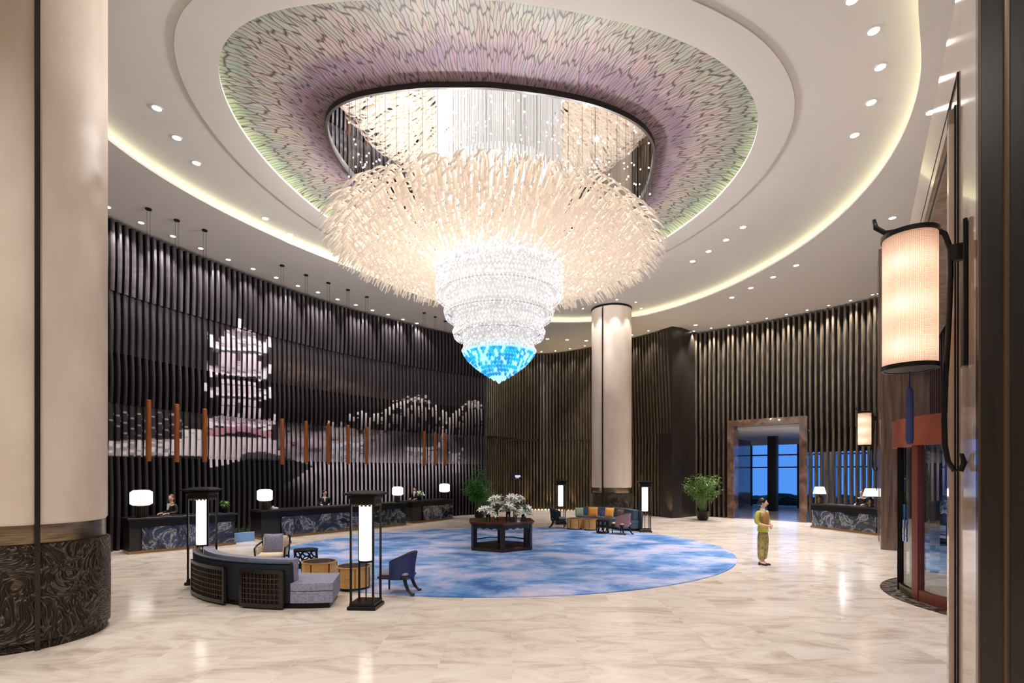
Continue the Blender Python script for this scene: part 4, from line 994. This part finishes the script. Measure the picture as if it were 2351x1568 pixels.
bouquet(-.50, 16.05, .62, 'tallest left-hand vase of white lilies on the hexagonal table', 13, .27)
bouquet(-.12, 15.75, .5, 'middle vase of white lilies on the hexagonal table', 11, .25)
bouquet(.10, 16.3, .66, 'tall vase of white lilies at the back right of the hexagonal table', 13, .26)
bouquet(.36, 15.75, .36, 'vase of drooping white lilies at the right corner of the hexagonal table', 13, .25)

# ---------------------------------------------------------------- reception desks
def desk(A_, B_, label, depth=.8, h=1.04, endp=.32, right_end=.06, m=M_stone):
    A_, B_ = np.array(A_), np.array(B_); L = np.linalg.norm(B_-A_); rz = math.atan2(B_[1]-A_[1], B_[0]-A_[0])
    t = T('reception_desk', label, 'desk', (*A_, 0), rz)      # local x along the front, +y away from the viewer
    P('counter_top', MB().box((L/2, depth/2, h-.03), (L+.06, depth+.06, .06), bev=.008), M_dark, t)
    P('counter_face', MB().box((L/2, depth/2+.03, h-.18), (L-.02, depth, .24)), M_black, t)
    P('body', MB().box((L/2, depth/2+.05, h*.4), (L-.06, depth-.05, h*.78)), M_dark, t)
    P('marble_front', MB().box((endp+(L-endp-right_end)/2, .03, .42), (L-endp-right_end, .06, .68)), m, t)
    P('kick_base', MB().box((L/2, depth/2+.02, .04), (L, depth, .08)), mat('brass kick', lin((150, 120, 70)), .3, .8), t)
    return t, A_, B_, rz, L
D1 = desk((-11.02, 14.72), (-9.08, 16.86), 'black marble-fronted reception desk, nearest of the three below the mural')
D2 = desk((-8.78, 17.94), (-4.77, 23.2), 'long black and gold marble reception desk in the middle below the mural', endp=.75)
D3 = desk((-4.62, 23.85), (-3.02, 26.45), 'small far reception desk beside the big leafy plant', endp=.75)
D4 = desk((12.95, 22.25), (13.75, 19.2), 'black marble desk at the right, beside the portal', depth=.8, right_end=.1, endp=.1)
def lampd(x, y, h, label, s=1.):
    t = T('desk_lamp', label, 'table lamp', (x, y, h), .2, 'glowing desk lamps on the reception desks'); t.scale = (s, s, s)
    P('lamp_base', MB().cyl((0, 0, 0), .14, .03, 24).cyl((0, 0, .03), .115, .3, 16), M_black, t, auto=30)
    mb = MB()
    for k in range(16):
        a = 2*PI*k/16; mb.tube([(.13*math.cos(a), .13*math.sin(a), .03), (.13*math.cos(a), .13*math.sin(a), .33)], .006, 5)
    P('base_bars', mb, M_bronze, t)
    sh = P('lamp_shade', MB().lathe([(.21, .35), (.285, .40), (.285, .74), (.2, .80), (.05, .81)], n=10), M_shade, t)
    mb = MB()
    for k in range(10):
        a = 2*PI*k/10; mb.tube([(.212*math.cos(a), .212*math.sin(a), .35), (.288*math.cos(a), .288*math.sin(a), .40), (.288*math.cos(a), .288*math.sin(a), .74), (.2*math.cos(a), .2*math.sin(a), .80)], .004, 4)
    P('shade_ribs', mb, mat('pale rib', (.6, .55, .45), .5), sh); return t
def on(D, f, dy=.35):
    t, A_, B_, rz, L = D; c, s_ = math.cos(rz), math.sin(rz); return A_[0]+c*L*f-s_*dy, A_[1]+s_*L*f+c*dy
l1 = lampd(*on(D1, .13), 1.04, 'glowing faceted desk lamp on the nearest reception desk')
for D, f, s, lab in ((D2, .045, .9, 'glowing faceted desk lamp at the left end of the long middle desk'), (D2, .965, .86, 'glowing faceted desk lamp at the right end of the long middle desk'), (D3, .90, .95, 'glowing faceted desk lamp on the far desk next to the leafy plant')):
    x, y = on(D, f); dup(l1, (x, y, 1.04), .3, lab, scale=(s, s, s))
def bell_lamp(x, y, h, label):
    t = T('table_lamp', label, 'table lamp', (x, y, h), 0, 'white-shaded lamps on the right desk')
    P('lamp_base', MB().lathe([(.12, 0), (.13, .03), (.10, .06), (.14, .16), (.11, .30), (.04, .34), (.03, .42)], n=20), M_bronze, t, smooth=True)
    P('lamp_shade', MB().lathe([(.26, .40), (.25, .44), (.18, .70), (.17, .71)], n=24), M_shade, t, auto=40)
    P('shade_trim', MB().lathe([(.262, .395), (.262, .41)], n=24), M_bronze, t); return t
x, y = on(D4, .05); b1 = bell_lamp(x, y, 1.04, 'white-shaded lamp at the portal end of the right desk'); x, y = on(D4, .80); dup(b1, (x, y, 1.04), 0, 'white-shaded lamp at the near end of the right desk')
# planter in the gap between desks, blue light put into its colour
t = T('planter_trough', 'low planter trough coloured as if blue-lit in the gap between the first two desks', 'planter', (-9.28, 17.62, 0), math.radians(47))
P('trough', MB().box((0, 0, .16), (.7, .3, .32), bev=.01), mat('blue-lit trough', lin((120, 160, 214)), .4), t); P('soil', MB().box((0, 0, .32), (.62, .24, .02)), M_backp, t)
mb = MB()
for k in range(30): x_, y_ = R.uniform(-.3, .3), R.uniform(-.08, .08); mb.tube([(x_, y_, .32), (x_+R.uniform(-.05, .05), y_, .32+R.uniform(.08, .2))], [.012, .003], 4)
P('sprigs', mb, M_leaf, t)
# things on the desks
def smallplant(x, y, z, label, n, h, sp, white=0):
    t = T('potted_plant', label, 'plant', (x, y, z)); P('pot', MB().lathe([(.08, 0), (.11, .14), (.1, .14)], n=16), M_black, t, auto=30)
    mb = MB()
    for k in range(n):
        a = R.uniform(0, 6.3); L = R.uniform(.6, 1)*sp; c, s_ = math.cos(a), math.sin(a); z1 = R.uniform(.5, 1)*h; w = .035
        mb._add([(0, 0, .12), (c*L*.5-s_*w, s_*L*.5+c*w, z1), (c*L, s_*L, z1*.8), (c*L*.5+s_*w, s_*L*.5-c*w, z1)], [[0, 1, 2, 3]])
    P('leaves', mb, mat('fresh leaf', lin((70, 120, 30)), .4), t)
    if white:
        mb = MB()
        for k in range(white): a = R.uniform(0, 6.3); r_ = R.uniform(.05, sp); mb.ball((r_*math.cos(a), r_*math.sin(a), R.uniform(.5, 1.1)*h), .045, 6, 4)
        P('blossoms', mb, M_lily, t)
    return t
smallplant(*on(D1, .92), 1.04, 'broad-leaved green pot plant on the nearest reception desk', 26, .42, .22)
smallplant(*on(D3, .28), 1.04, 'pot of white orchids on the far reception desk', 22, .45, .3, 16)
t = T('phone', 'small white telephone beside the left lamp of the middle desk', 'telephone', (*on(D2, .10), 1.04), .8)
P('phone_body', MB().box((0, 0, .03), (.2, .2, .06), bev=.01), mat('white plastic', (.7, .7, .75), .4), t); P('handset', MB().tube([(-.06, -.1, .08), (-.06, 0, .1), (-.06, .1, .08)], .02, 8), MATS['white plastic'], t)

# ---------------------------------------------------------------- hanging tubes above the desks
def pend(x, yc, y0, y1, label):
    q = up(x, yc, 10.0); zt = HC+(HY-y0)*q[1]/F; zb = HC+(HY-y1)*q[1]/F
    t = T('hanging_tube', label, 'hanging ornament', (q[0], q[1], zb), 0, 'copper tubes hung over the reception desks'); h = zt-zb
    P('copper_tube', MB().lathe([(.062, 0), (.07, .01), (.07, h-.01), (.062, h)], n=16), M_copper, t, auto=30)
    for s_ in (-.045, .045): P('wire', MB().tube([(s_, 0, h), (s_, 0, 9.97-zb)], .004, 5), M_black, t)
    P('ceiling_canopy', MB().cyl((0, 0, 10.0-zb-.035), .08, .034, 20), M_black, t, auto=30)
P0 = [(341, 479, 918, 1059), (406, 505, 928, 1061), (470, 528, 939, 1061), (648, 609, 961, 1066), (703, 631, 967, 1063), (754, 649, 972, 1066), (799, 665, 976, 1066), (842, 681, 980, 1066), (974, 718, 990, 1069), (999, 727, 992, 1069), (1022, 737, 994, 1069)]
wh = ['leftmost copper tube hung from the ceiling above the nearest desk', 'second copper tube from the left above the nearest desk', 'copper tube hanging just left of the pagoda on the mural', 'copper tube hanging just right of the pagoda on the mural',
      'second copper tube right of the pagoda', 'copper tube in front of the left printed pavilion, third right of the pagoda', 'copper tube between the two printed pavilions', 'copper tube right of the two printed pavilions', 'leftmost of the three far copper tubes over the small desk', 'middle of the three far copper tubes over the small desk', 'rightmost of the three far copper tubes over the small desk']
for a, l in zip(P0, wh): pend(*a, l)

# ---------------------------------------------------------------- big plants
def bush(loc, h, spread, z0, n, label, col):
    t = T('leafy_bush', label, 'plant', loc)
    P('pot', MB().lathe([(.20, 0), (.27, .1), (.3, .42), (.31, .46), (.27, .46), (.25, .40)], n=28), M_black, t, auto=40)
    st = MB(); lf = MB()
    for k in range(34):
        a = R.uniform(0, 2*PI); r_ = spread*math.sqrt(R.random()); z1 = z0+(h-z0)*R.uniform(.45, 1)*(1-.35*(r_/spread)**2)
        pts = [(.12*math.cos(a)*R.random(), .12*math.sin(a)*R.random(), .4), (r_*.35*math.cos(a), r_*.35*math.sin(a), z1*.6), (r_*math.cos(a), r_*math.sin(a), z1)]
        st.tube(pts, [.014, .01, .004], 5)
        for q in range(n):
            f = R.uniform(.45, 1.08); bx = [pts[1][i]+(pts[2][i]-pts[1][i])*((f-.45)/.6) for i in range(3)]
            a2 = R.uniform(0, 2*PI); L = R.uniform(.10, .2); w = L*.16; dz = R.uniform(-.12, .06); c, s_ = math.cos(a2), math.sin(a2); o_ = [bx[0]+R.gauss(0, .07), bx[1]+R.gauss(0, .07), bx[2]+R.gauss(0, .06)]
            lf._add([tuple(o_), (o_[0]+c*L*.5-s_*w, o_[1]+s_*L*.5+c*w, o_[2]+dz*.3+.02), (o_[0]+c*L, o_[1]+s_*L, o_[2]+dz), (o_[0]+c*L*.5+s_*w, o_[1]+s_*L*.5-c*w, o_[2]+dz*.3+.02)], [[0, 1, 2, 3]])
    P('stems', st, M_stem, t); P('foliage', lf, mat('foliage '+label[:8], col, .5), t); return t
bush((-1.68, 26.6, 0), 2.75, .88, .5, 95, 'big dark-green bush between the far desk and the back wall', lin((66, 128, 48)))
bush((9.5, 25.5, 0), 2.6, .95, .8, 80, 'spreading green bamboo plant in a black pot left of the portal', lin((104, 140, 66)))

# ---------------------------------------------------------------- wall sconces
def sconce(loc, rz, label):       # lantern axis at origin, wall towards +x
    t = T('wall_lantern', label, 'wall lamp', loc, rz, 'beaded wall lanterns on scrolled brackets')
    r = .20; h = 1.16
    def beads(nt, b):
        tc = nt.nodes.new('ShaderNodeTexCoord'); mp = nt.nodes.new('ShaderNodeMapping'); mp.inputs['Scale'].default_value = (1, 1, 1); nt.links.new(tc.outputs['UV'], mp.inputs[0])
        w1 = node(nt, 'ShaderNodeTexBrick', Scale=1.0); w1.inputs['Brick Width'].default_value = 1/96; w1.inputs['Row Height'].default_value = 1/86; w1.inputs['Mortar Size'].default_value = .0016; w1.inputs['Mortar Smooth'].default_value = 1
        w1.offset = 0; w1.inputs['Color1'].default_value = (.96, .74, .62, 1); w1.inputs['Color2'].default_value = (.90, .64, .52, 1); w1.inputs['Mortar'].default_value = (.42, .22, .13, 1)
        nt.links.new(mp.outputs[0], w1.inputs['Vector']); nt.links.new(w1.outputs['Color'], b.inputs['Base Color']); nt.links.new(w1.outputs['Color'], b.inputs['Emission Color']); b.inputs['Emission Strength'].default_value = .62
    M_b = MATS.get('beaded shade') or mat('beaded shade', (1, .8, .7), .3, fn=beads)
    if not MATS.get('beads done'):
        MATS['beads done'] = 1; nt = M_b.node_tree; bs = nt.nodes['Principled BSDF']; out = nt.nodes['Material Output']; bs.inputs['Emission Strength'].default_value = .12
        tr = nt.nodes.new('ShaderNodeBsdfTranslucent'); mx = nt.nodes.new('ShaderNodeMixShader'); mx.inputs[0].default_value = .6
        src = bs.inputs['Base Color'].links[0].from_socket; nt.links.new(src, tr.inputs[0]); nt.links.new(bs.outputs[0], mx.inputs[1]); nt.links.new(tr.outputs[0], mx.inputs[2]); nt.links.new(mx.outputs[0], out.inputs[0])
    n = 48; rows = 24; vs = []; fs = []; uv = []
    for j in range(rows+1):
        for i in range(n+1): a = 2*PI*i/n; vs.append((r*math.cos(a), r*math.sin(a), -h/2+h*j/rows)); uv.append((i/n, j/rows))
    for j in range(rows):
        for i in range(n): a = j*(n+1)+i; fs.append([a, a+1, a+n+2, a+n+1])
    me = bpy.data.meshes.new('beaded_shade'); me.from_pydata(vs, [], fs); me.materials.append(M_b); ul = me.uv_layers.new(name='UVMap'); ix = np.zeros(len(me.loops), int); me.loops.foreach_get('vertex_index', ix)
    ul.data.foreach_set('uv', np.array(uv)[ix].ravel()); me.polygons.foreach_set('use_smooth', [True]*len(me.polygons))
    sh = P('beaded_shade', me, None, t)
    for z in (-.42, -.05, .32): light('POINT', 'lantern_bulb', (-.02, -.05, z), 1.6, (1, .84, .7), .05, parent=sh)
    for z in (-.42, -.05, .32): P('bulb', MB().ball((0, 0, z), .055, 12, 8), mat('sconce bulb %g' % z, (1, 1, 1), emit=(1, .9, .8), es=10), sh)
    P('shade_rim', MB().arcwall(0, 0, r-.012, r+.012, 0, 360, h/2-.015, h/2+.025, 40), M_black, t); P('shade_rim', MB().arcwall(0, 0, r-.012, r+.012, 0, 360, -h/2-.025, -h/2+.015, 40), M_black, t)
    P('shade_cap', MB().cyl((0, 0, h/2+.005), r-.01, .012, 32), M_black, t); P('shade_cap', MB().cyl((0, 0, -h/2-.02), r-.01, .012, 32), M_black, t)
    P('bracket', MB().tube([(-.26, 0, .80), (-.245, 0, .72), (-.18, 0, .66), (-.05, 0, .645), (.06, 0, .64), (.16, 0, .62), (.24, 0, .54), (.275, 0, .40), (.278, 0, .2), (.27, 0, -.1), (.258, 0, -.4), (.245, 0, -.7), (.235, 0, -1.05), (.24, 0, -1.28), (.26, 0, -1.42), (.30, 0, -1.50), (.345, 0, -1.50), (.365, 0, -1.43), (.35, 0, -1.36), (.33, 0, -1.36)], [.014]+[.021]*17+[.016, .012], 10), M_black, t, smooth=True)
    P('bracket_stub', MB().box((.315, 0, .36), (.09, .05, .14)), M_black, t)
    P('wall_plate', MB().box((.365, 0, 0), (.03, .14, 1.24), bev=.006), M_black, t)
    P('tassel', MB().tube([(0, 0, -.62), (0, 0, -.76)], .006, 5).lathe([(.012, -.76), (.028, -.79), (.03, -1.22), (.022, -1.26)], n=12), M_blue, t)
    P('top_hook', MB().tube([(0, 0, .61), (0, 0, .645)], .015, 6), M_black, t)
    return t
srz = math.atan2(-wn[1], -wn[0])
sc = sconce((W0[0]+wn[0]*.385, W0[1]+wn[1]*.385, 3.87), srz, 'large near beaded wall lantern with blue tassel on the entrance wall')
fx, fy = 12.6, 18.3
dup(sc, (fx, fy, 3.92), srz, 'far beaded wall lantern above the right desk, beside the brown pier')
A_ = np.array((fx, fy))-wn*.39
mb = MB().prism([tuple(A_-wd*.7), tuple(A_-wd*.7+nd*.7), tuple(A_+wd*.9+nd*.7), tuple(A_+wd*.9)], 0, 10.0); ST('wall_pilaster', mb, M_brownst)

mb = MB(); mb.prism([wpt(-6, -1.6), wpt(26, -1.6), wpt(26, -30), wpt(-6, -30)], 0.0, .008); ST('ground', mb, mat('wet dark paving', (.02, .03, .05), .15))
# hedge outside the blue windows
mb = MB(); n1, n2 = 60, 12; vs = []; fs = []
for i in range(n1+1):
    for j in range(n2+1):
        s_ = -4+20*i/n1; z = .75*j/n2+.12*math.sin(s_*1.7)*(j/n2)+R.uniform(-.06, .06)*(j > 0); q = apt(s_, 14+R.uniform(-.15, .15)-.5*math.sin(PI*j/n2)); vs.append((q[0], q[1], max(z, 0)))
for i in range(n1):
    for j in range(n2): a = i*(n2+1)+j; fs.append([a, a+1, a+n2+2, a+n2+1])
o = apt(6, 15.2)
tag(P('hedge', mb._add(vs, fs), mat('hedge leaves', rough=.8, fn=noise_col([(.35, (.01, .03, .03)), (.65, (.04, .12, .09))], ns=6)), label=None), 'dark clipped hedge seen through the blue windows beyond the portal', 'hedge')
# low sign stand by the back wall
t = T('sign_stand', 'slim black stand with a small lit purple sign before the back wall', 'sign stand', (.25, 28.6, 0))
P('pole', MB().cyl((0, 0, 0), .18, .02, 20).cyl((0, 0, .02), .02, 2.0, 10), M_black, t); P('sign_plate', MB().box((0, 0, 2.15), (.62, .05, .3)), M_backp, t)
P('sign_lettering', MB().box((.07, -.03, 2.18), (.3, .01, .07)).box((.05, -.03, 2.09), (.2, .01, .03)), mat('lilac sign light', (.5, .45, .7), emit=(.55, .5, .8), es=1.5), t)
# ---------------------------------------------------------------- people
M_skin = mat('skin', lin((226, 176, 150)), .5); M_hair = mat('black hair', lin((26, 20, 20)), .35); M_lip = mat('lips', lin((176, 70, 70)), .4); M_eyew = mat('eye white', (.8, .8, .8), .3); M_eyed = mat('iris', (.02, .015, .01), .2)
def skin(name, V, E_, Rr, m, parent, sub=2, root=0):
    me = bpy.data.meshes.new(name); me.from_pydata(V, E_, []); me.update(); me.materials.append(m)
    o = link(bpy.data.objects.new(name, me)); o.parent = parent
    md = o.modifiers.new('skin', 'SKIN'); md.use_smooth_shade = True; md.branch_smoothing = .5
    sv = me.skin_vertices[0].data
    for i, r_ in enumerate(Rr): sv[i].radius = (r_, r_) if not hasattr(r_, '__len__') else r_; sv[i].use_root = (i == root)
    s2 = o.modifiers.new('sub', 'SUBSURF'); s2.levels = sub; s2.render_levels = sub; return o
def chain(V, E_, Rr, start, pts, rad):
    prev = start
    for p, r_ in zip(pts, rad):
        V.append(tuple(p)); Rr.append(r_); i = len(V)-1
        if prev is not None: E_.append((prev, i))
        prev = i
    return prev
def person(label, loc, rz, outfit, clasp=True, headturn=0., bow=0., hands=True):
    t = T('person', label, 'person', loc, rz)       # faces -Y
    def bz(p):      # bow the upper body forward about the hip
        if p[2] < .95 or not bow: return p
        y, z = p[1], p[2]-.95; return (p[0], y*math.cos(bow)-z*math.sin(bow), .95+y*math.sin(bow)*-1*-1*0+z*math.cos(bow)+0)
    V = []; E_ = []; Rr = []
    pel = chain(V, E_, Rr, None, [(0, 0, .92)], [.10])
    ch_ = chain(V, E_, Rr, pel, [bz(p) for p in [(0, .0, 1.02), (0, .0, 1.16), (0, .005, 1.28)]], [(.115, .085), (.125, .092), (.12, .085)])
    nk = chain(V, E_, Rr, ch_, [bz(p) for p in [(0, .015, 1.365), (0, .005, 1.42)]], [.058, .046])
    chain(V, E_, Rr, nk, [bz(p) for p in [(0, -.012, 1.475), (0, -.005, 1.545), (0, .005, 1.605)]], [.064, .082, .062])
    for s_ in (-1, 1):
        hp = chain(V, E_, Rr, pel, [(s_*.06, 0, .82), (s_*.078, -.005, .64), (s_*.075, -.0, .45), (s_*.065, .025, .30), (s_*.055, .03, .085), (s_*.06, -.04, .045), (s_*.065, -.12, .03)], [.052, .055, .05, .05, .034, .034, .026])
        if clasp: arm = [(s_*.17, .01, 1.31), (s_*.215, .03, 1.19), (s_*.235, .02, 1.05), (s_*.15, -.13, 1.0), (s_*.055, -.205, .985)]
        else: arm = [(s_*.17, .01, 1.31), (s_*.2, .03, 1.18), (s_*.21, 0, 1.07), (s_*.18, -.14, 1.05), (s_*.14, -.26, 1.07)]
        sh = chain(V, E_, Rr, ch_, [bz(p) for p in arm], [.05, .043, .037, .03, .022])
    skin('body', V, E_, Rr, M_skin, t)
    # hands: palm with four fingers and a thumb each
    if hands:
        for s_ in (-1, 1):
            b0 = np.array(bz((s_*.055, -.205, .985) if clasp else (s_*.14, -.26, 1.07))); V = []; E_ = []; Rr = []
            dirv = np.array((-s_*.85, -.15, -.35)) if clasp else np.array((-s_*.2, -.9, -.2)); dirv = dirv/np.linalg.norm(dirv); upv = np.array((0, -.5, .85)) if clasp else np.array((1., 0, 0)); 
            off = np.array((0, -.012*s_, .008*s_)) if clasp else np.zeros(3)
            w_ = chain(V, E_, Rr, None, [b0+off, b0+off+dirv*.035], [.021, .024])
            for k, L in enumerate((.062, .07, .066, .052)):
                o_ = upv*(.018-.012*k); kn = b0+off+dirv*.065+o_; bend = np.array((0, .012*(1 if clasp else 0), -.012))
                chain(V, E_, Rr, w_, [kn, kn+dirv*L*.45+bend*.6, kn+dirv*L*.85+bend*2], [.0095, .0085, .007])
            th = b0+off+dirv*.03+upv*.028; chain(V, E_, Rr, w_, [th, th+dirv*.03+upv*.012], [.010, .0085])
            skin('hand', V, E_, Rr, M_skin, t, 1)
    hd = link(bpy.data.objects.new('head', None)); hd.parent = t; hd.empty_display_size = .05; hc = bz((0, -.005, 1.54)); hd.location = hc; hd.rotation_euler = (bow*.9, 0, headturn)
    face = MB(); m = 14; vs = []; fs = []
    P('face', MB().ball((0, -.008, 0), .082, 24, 18, (.93, 1.08, 1.28)), M_skin, hd, smooth=True)
    P('nose', MB().tube([(0, -.092, .018), (0, -.104, -.008), (0, -.112, -.026), (0, -.096, -.034)], [.006, .009, .012, .009], 8), M_skin, hd, smooth=True)
    P('mouth', MB().ball((0, -.084, -.056), .02, 10, 6, (1, .45, .35)), M_lip, hd, smooth=True)
    for s_ in (-1, 1):
        e = P('eye', MB().ball((s_*.032, -.081, .012), .0115, 10, 6, (1.3, .6, .8)), M_eyew, hd, smooth=True); P('iris', MB().ball((s_*.032, -.0875, .012), .0055, 8, 5), M_eyed, e)
        P('eyebrow', MB().tube([(s_*.018, -.09, .034), (s_*.033, -.088, .04), (s_*.05, -.078, .034)], .0028, 5), M_hair, hd)
        P('ear', MB().ball((s_*.079, .005, -.005), .02, 8, 6, (.4, .8, 1.3)), M_skin, hd, smooth=True)
    hair = MB(); hair.ball((0, .018, .028), .092, 20, 14, (.98, 1.08, 1.12)); hair.ball((0, .105, -.02), .042, 12, 8, (1.1, .9, 1)); P('hair', hair, outfit.get('hair', M_hair), hd, smooth=True)
    # clothes
    V = []; E_ = []; Rr = []; tb_ = outfit['top']
    pel = chain(V, E_, Rr, None, [bz((0, 0, .80)), bz((0, 0, .87))], [(.158, .135), (.152, .13)])
    ch_ = chain(V, E_, Rr, pel, [bz(p) for p in [(0, 0, .97), (0, 0, 1.08), (0, 0, 1.19), (0, .005, 1.29)]], [(.14, .12), (.125, .10), (.145, .112), (.135, .10)])
    chain(V, E_, Rr, ch_, [bz((0, .012, 1.375))], [.062])
    for s_ in (-1, 1):
        if clasp: arm = [(s_*.165, .01, 1.315), (s_*.218, .03, 1.2), (s_*.238, .02, 1.07), (s_*.205, -.04, 1.03)]
        else: arm = [(s_*.165, .01, 1.315), (s_*.202, .03, 1.18), (s_*.212, 0, 1.07), (s_*.165, -.2, 1.06)]
        chain(V, E_, Rr, ch_, [bz(p) for p in arm], [.064, .060, .058, .05])
    skin(outfit.get('topname', 'jacket'), V, E_, Rr, tb_, t)
    V = []; E_ = []; Rr = []; pel = chain(V, E_, Rr, None, [(0, 0, .93), (0, 0, .86)], [.10, .118])
    for s_ in (-1, 1): chain(V, E_, Rr, pel, [(s_*.075, 0, .76), (s_*.082, -.005, .60), (s_*.08, 0, .42), (s_*.078, .01, .26), (s_*.07, .015, .12)], [.104, .096, .086, .08, .072])
    skin('trousers', V, E_, Rr, outfit['legs'], t)
    for s_ in (-1, 1): P('shoe', MB().tube([(s_*.056, .07, .045), (s_*.056, .0, .04), (s_*.062, -.08, .03), (s_*.066, -.155, .025)], [.032, .036, .036, .024], 10, flat=.75).box((s_*.056, .055, .018), (.04, .05, .036)), outfit['shoe'], t, smooth=False, auto=50)
    if outfit.get('vest'):
        V = []; E_ = []; Rr = []; chain(V, E_, Rr, None, [(0, -.028, .93), (0, -.028, 1.05), (0, -.034, 1.17), (0, -.022, 1.27), (0, -.012, 1.33)], [(.135, .122), (.122, .106), (.14, .114), (.125, .10), (.08, .065)])
        skin('vest_front', V, E_, Rr, outfit['vest'], t)
        P('collar', MB().lathe([(.064, 1.36), (.058, 1.40), (.052, 1.40)], (0, .01, 0), 18), mat('white collar', (.8, .78, .7), .6), t)
    if outfit.get('shirt'):
        mb = MB(); a = [bz((-.04, -.088, 1.375)), bz((.04, -.088, 1.375)), bz((.012, -.128, 1.17)), bz((-.012, -.128, 1.17))]; b = [(x, y+.03, z) for x, y, z in a]
        mb._add([*[(x, y-.012, z) for x, y, z in a], *b], [[0, 1, 2, 3], [7, 6, 5, 4], [0, 4, 5, 1], [1, 5, 6, 2], [2, 6, 7, 3], [3, 7, 4, 0]]); P('shirt_front', mb, mat('white shirt', (.85, .85, .85), .6), t)
    return t
def silk(nt, b):
    v = coords(nt, (1, 1, 1)); n = node(nt, 'ShaderNodeTexNoise', Scale=11, Detail=3); nt.links.new(v, n.inputs['Vector']); r = ramp(nt, [(.3, lin((92, 78, 40))), (.5, lin((150, 132, 76))), (.7, lin((186, 166, 108)))]); nt.links.new(n.outputs[0], r.inputs[0]); nt.links.new(r.outputs[0], b.inputs['Base Color'])
M_silk = mat('olive gold silk', rough=.32, fn=silk); M_ysilk = mat('yellow green silk', lin((180, 174, 76)), .35); M_vest = mat('bronze silk', lin((160, 120, 62)), .3); M_suit = mat('black suit', (.014, .013, .016), .6)
M_shoe = mat('dark shoe', (.03, .015, .012), .3)
person('woman in a yellow-green and gold silk uniform standing on the marble with hands clasped', (6.42, 13.1, 0), math.radians(32), dict(top=M_ysilk, topname='tunic', legs=M_silk, shoe=M_shoe, vest=M_vest), True, math.radians(26)).scale = (1.03, 1.03, 1.03)
M_suit2 = dict(top=M_suit, legs=M_suit, shoe=M_shoe, shirt=1)
def behind(D, f): return on(D, f, 1.22)
x, y = behind(D1, .47); person('receptionist in black suit and white shirt behind the nearest desk', (x, y, 0), math.radians(-20), dict(M_suit2, hair=mat('auburn hair', lin((110, 44, 34)), .4)), False, math.radians(30), .0)
x, y = behind(D2, .49); person('receptionist in black suit and white shirt leaning forward behind the long middle desk', (x, y, 0), math.radians(25), M_suit2, False, math.radians(30), .12)
x, y = behind(D3, .50); person('receptionist in black suit and white shirt behind the far desk with orchids', (x, y, 0), math.radians(-20), M_suit2, False, .2, .1)
x, y = behind(D4, .45); person('staff member in dark clothes behind the right desk', (x, y, 0), math.radians(-60), dict(top=M_suit, legs=M_suit, shoe=M_shoe), False, -.2, .0)
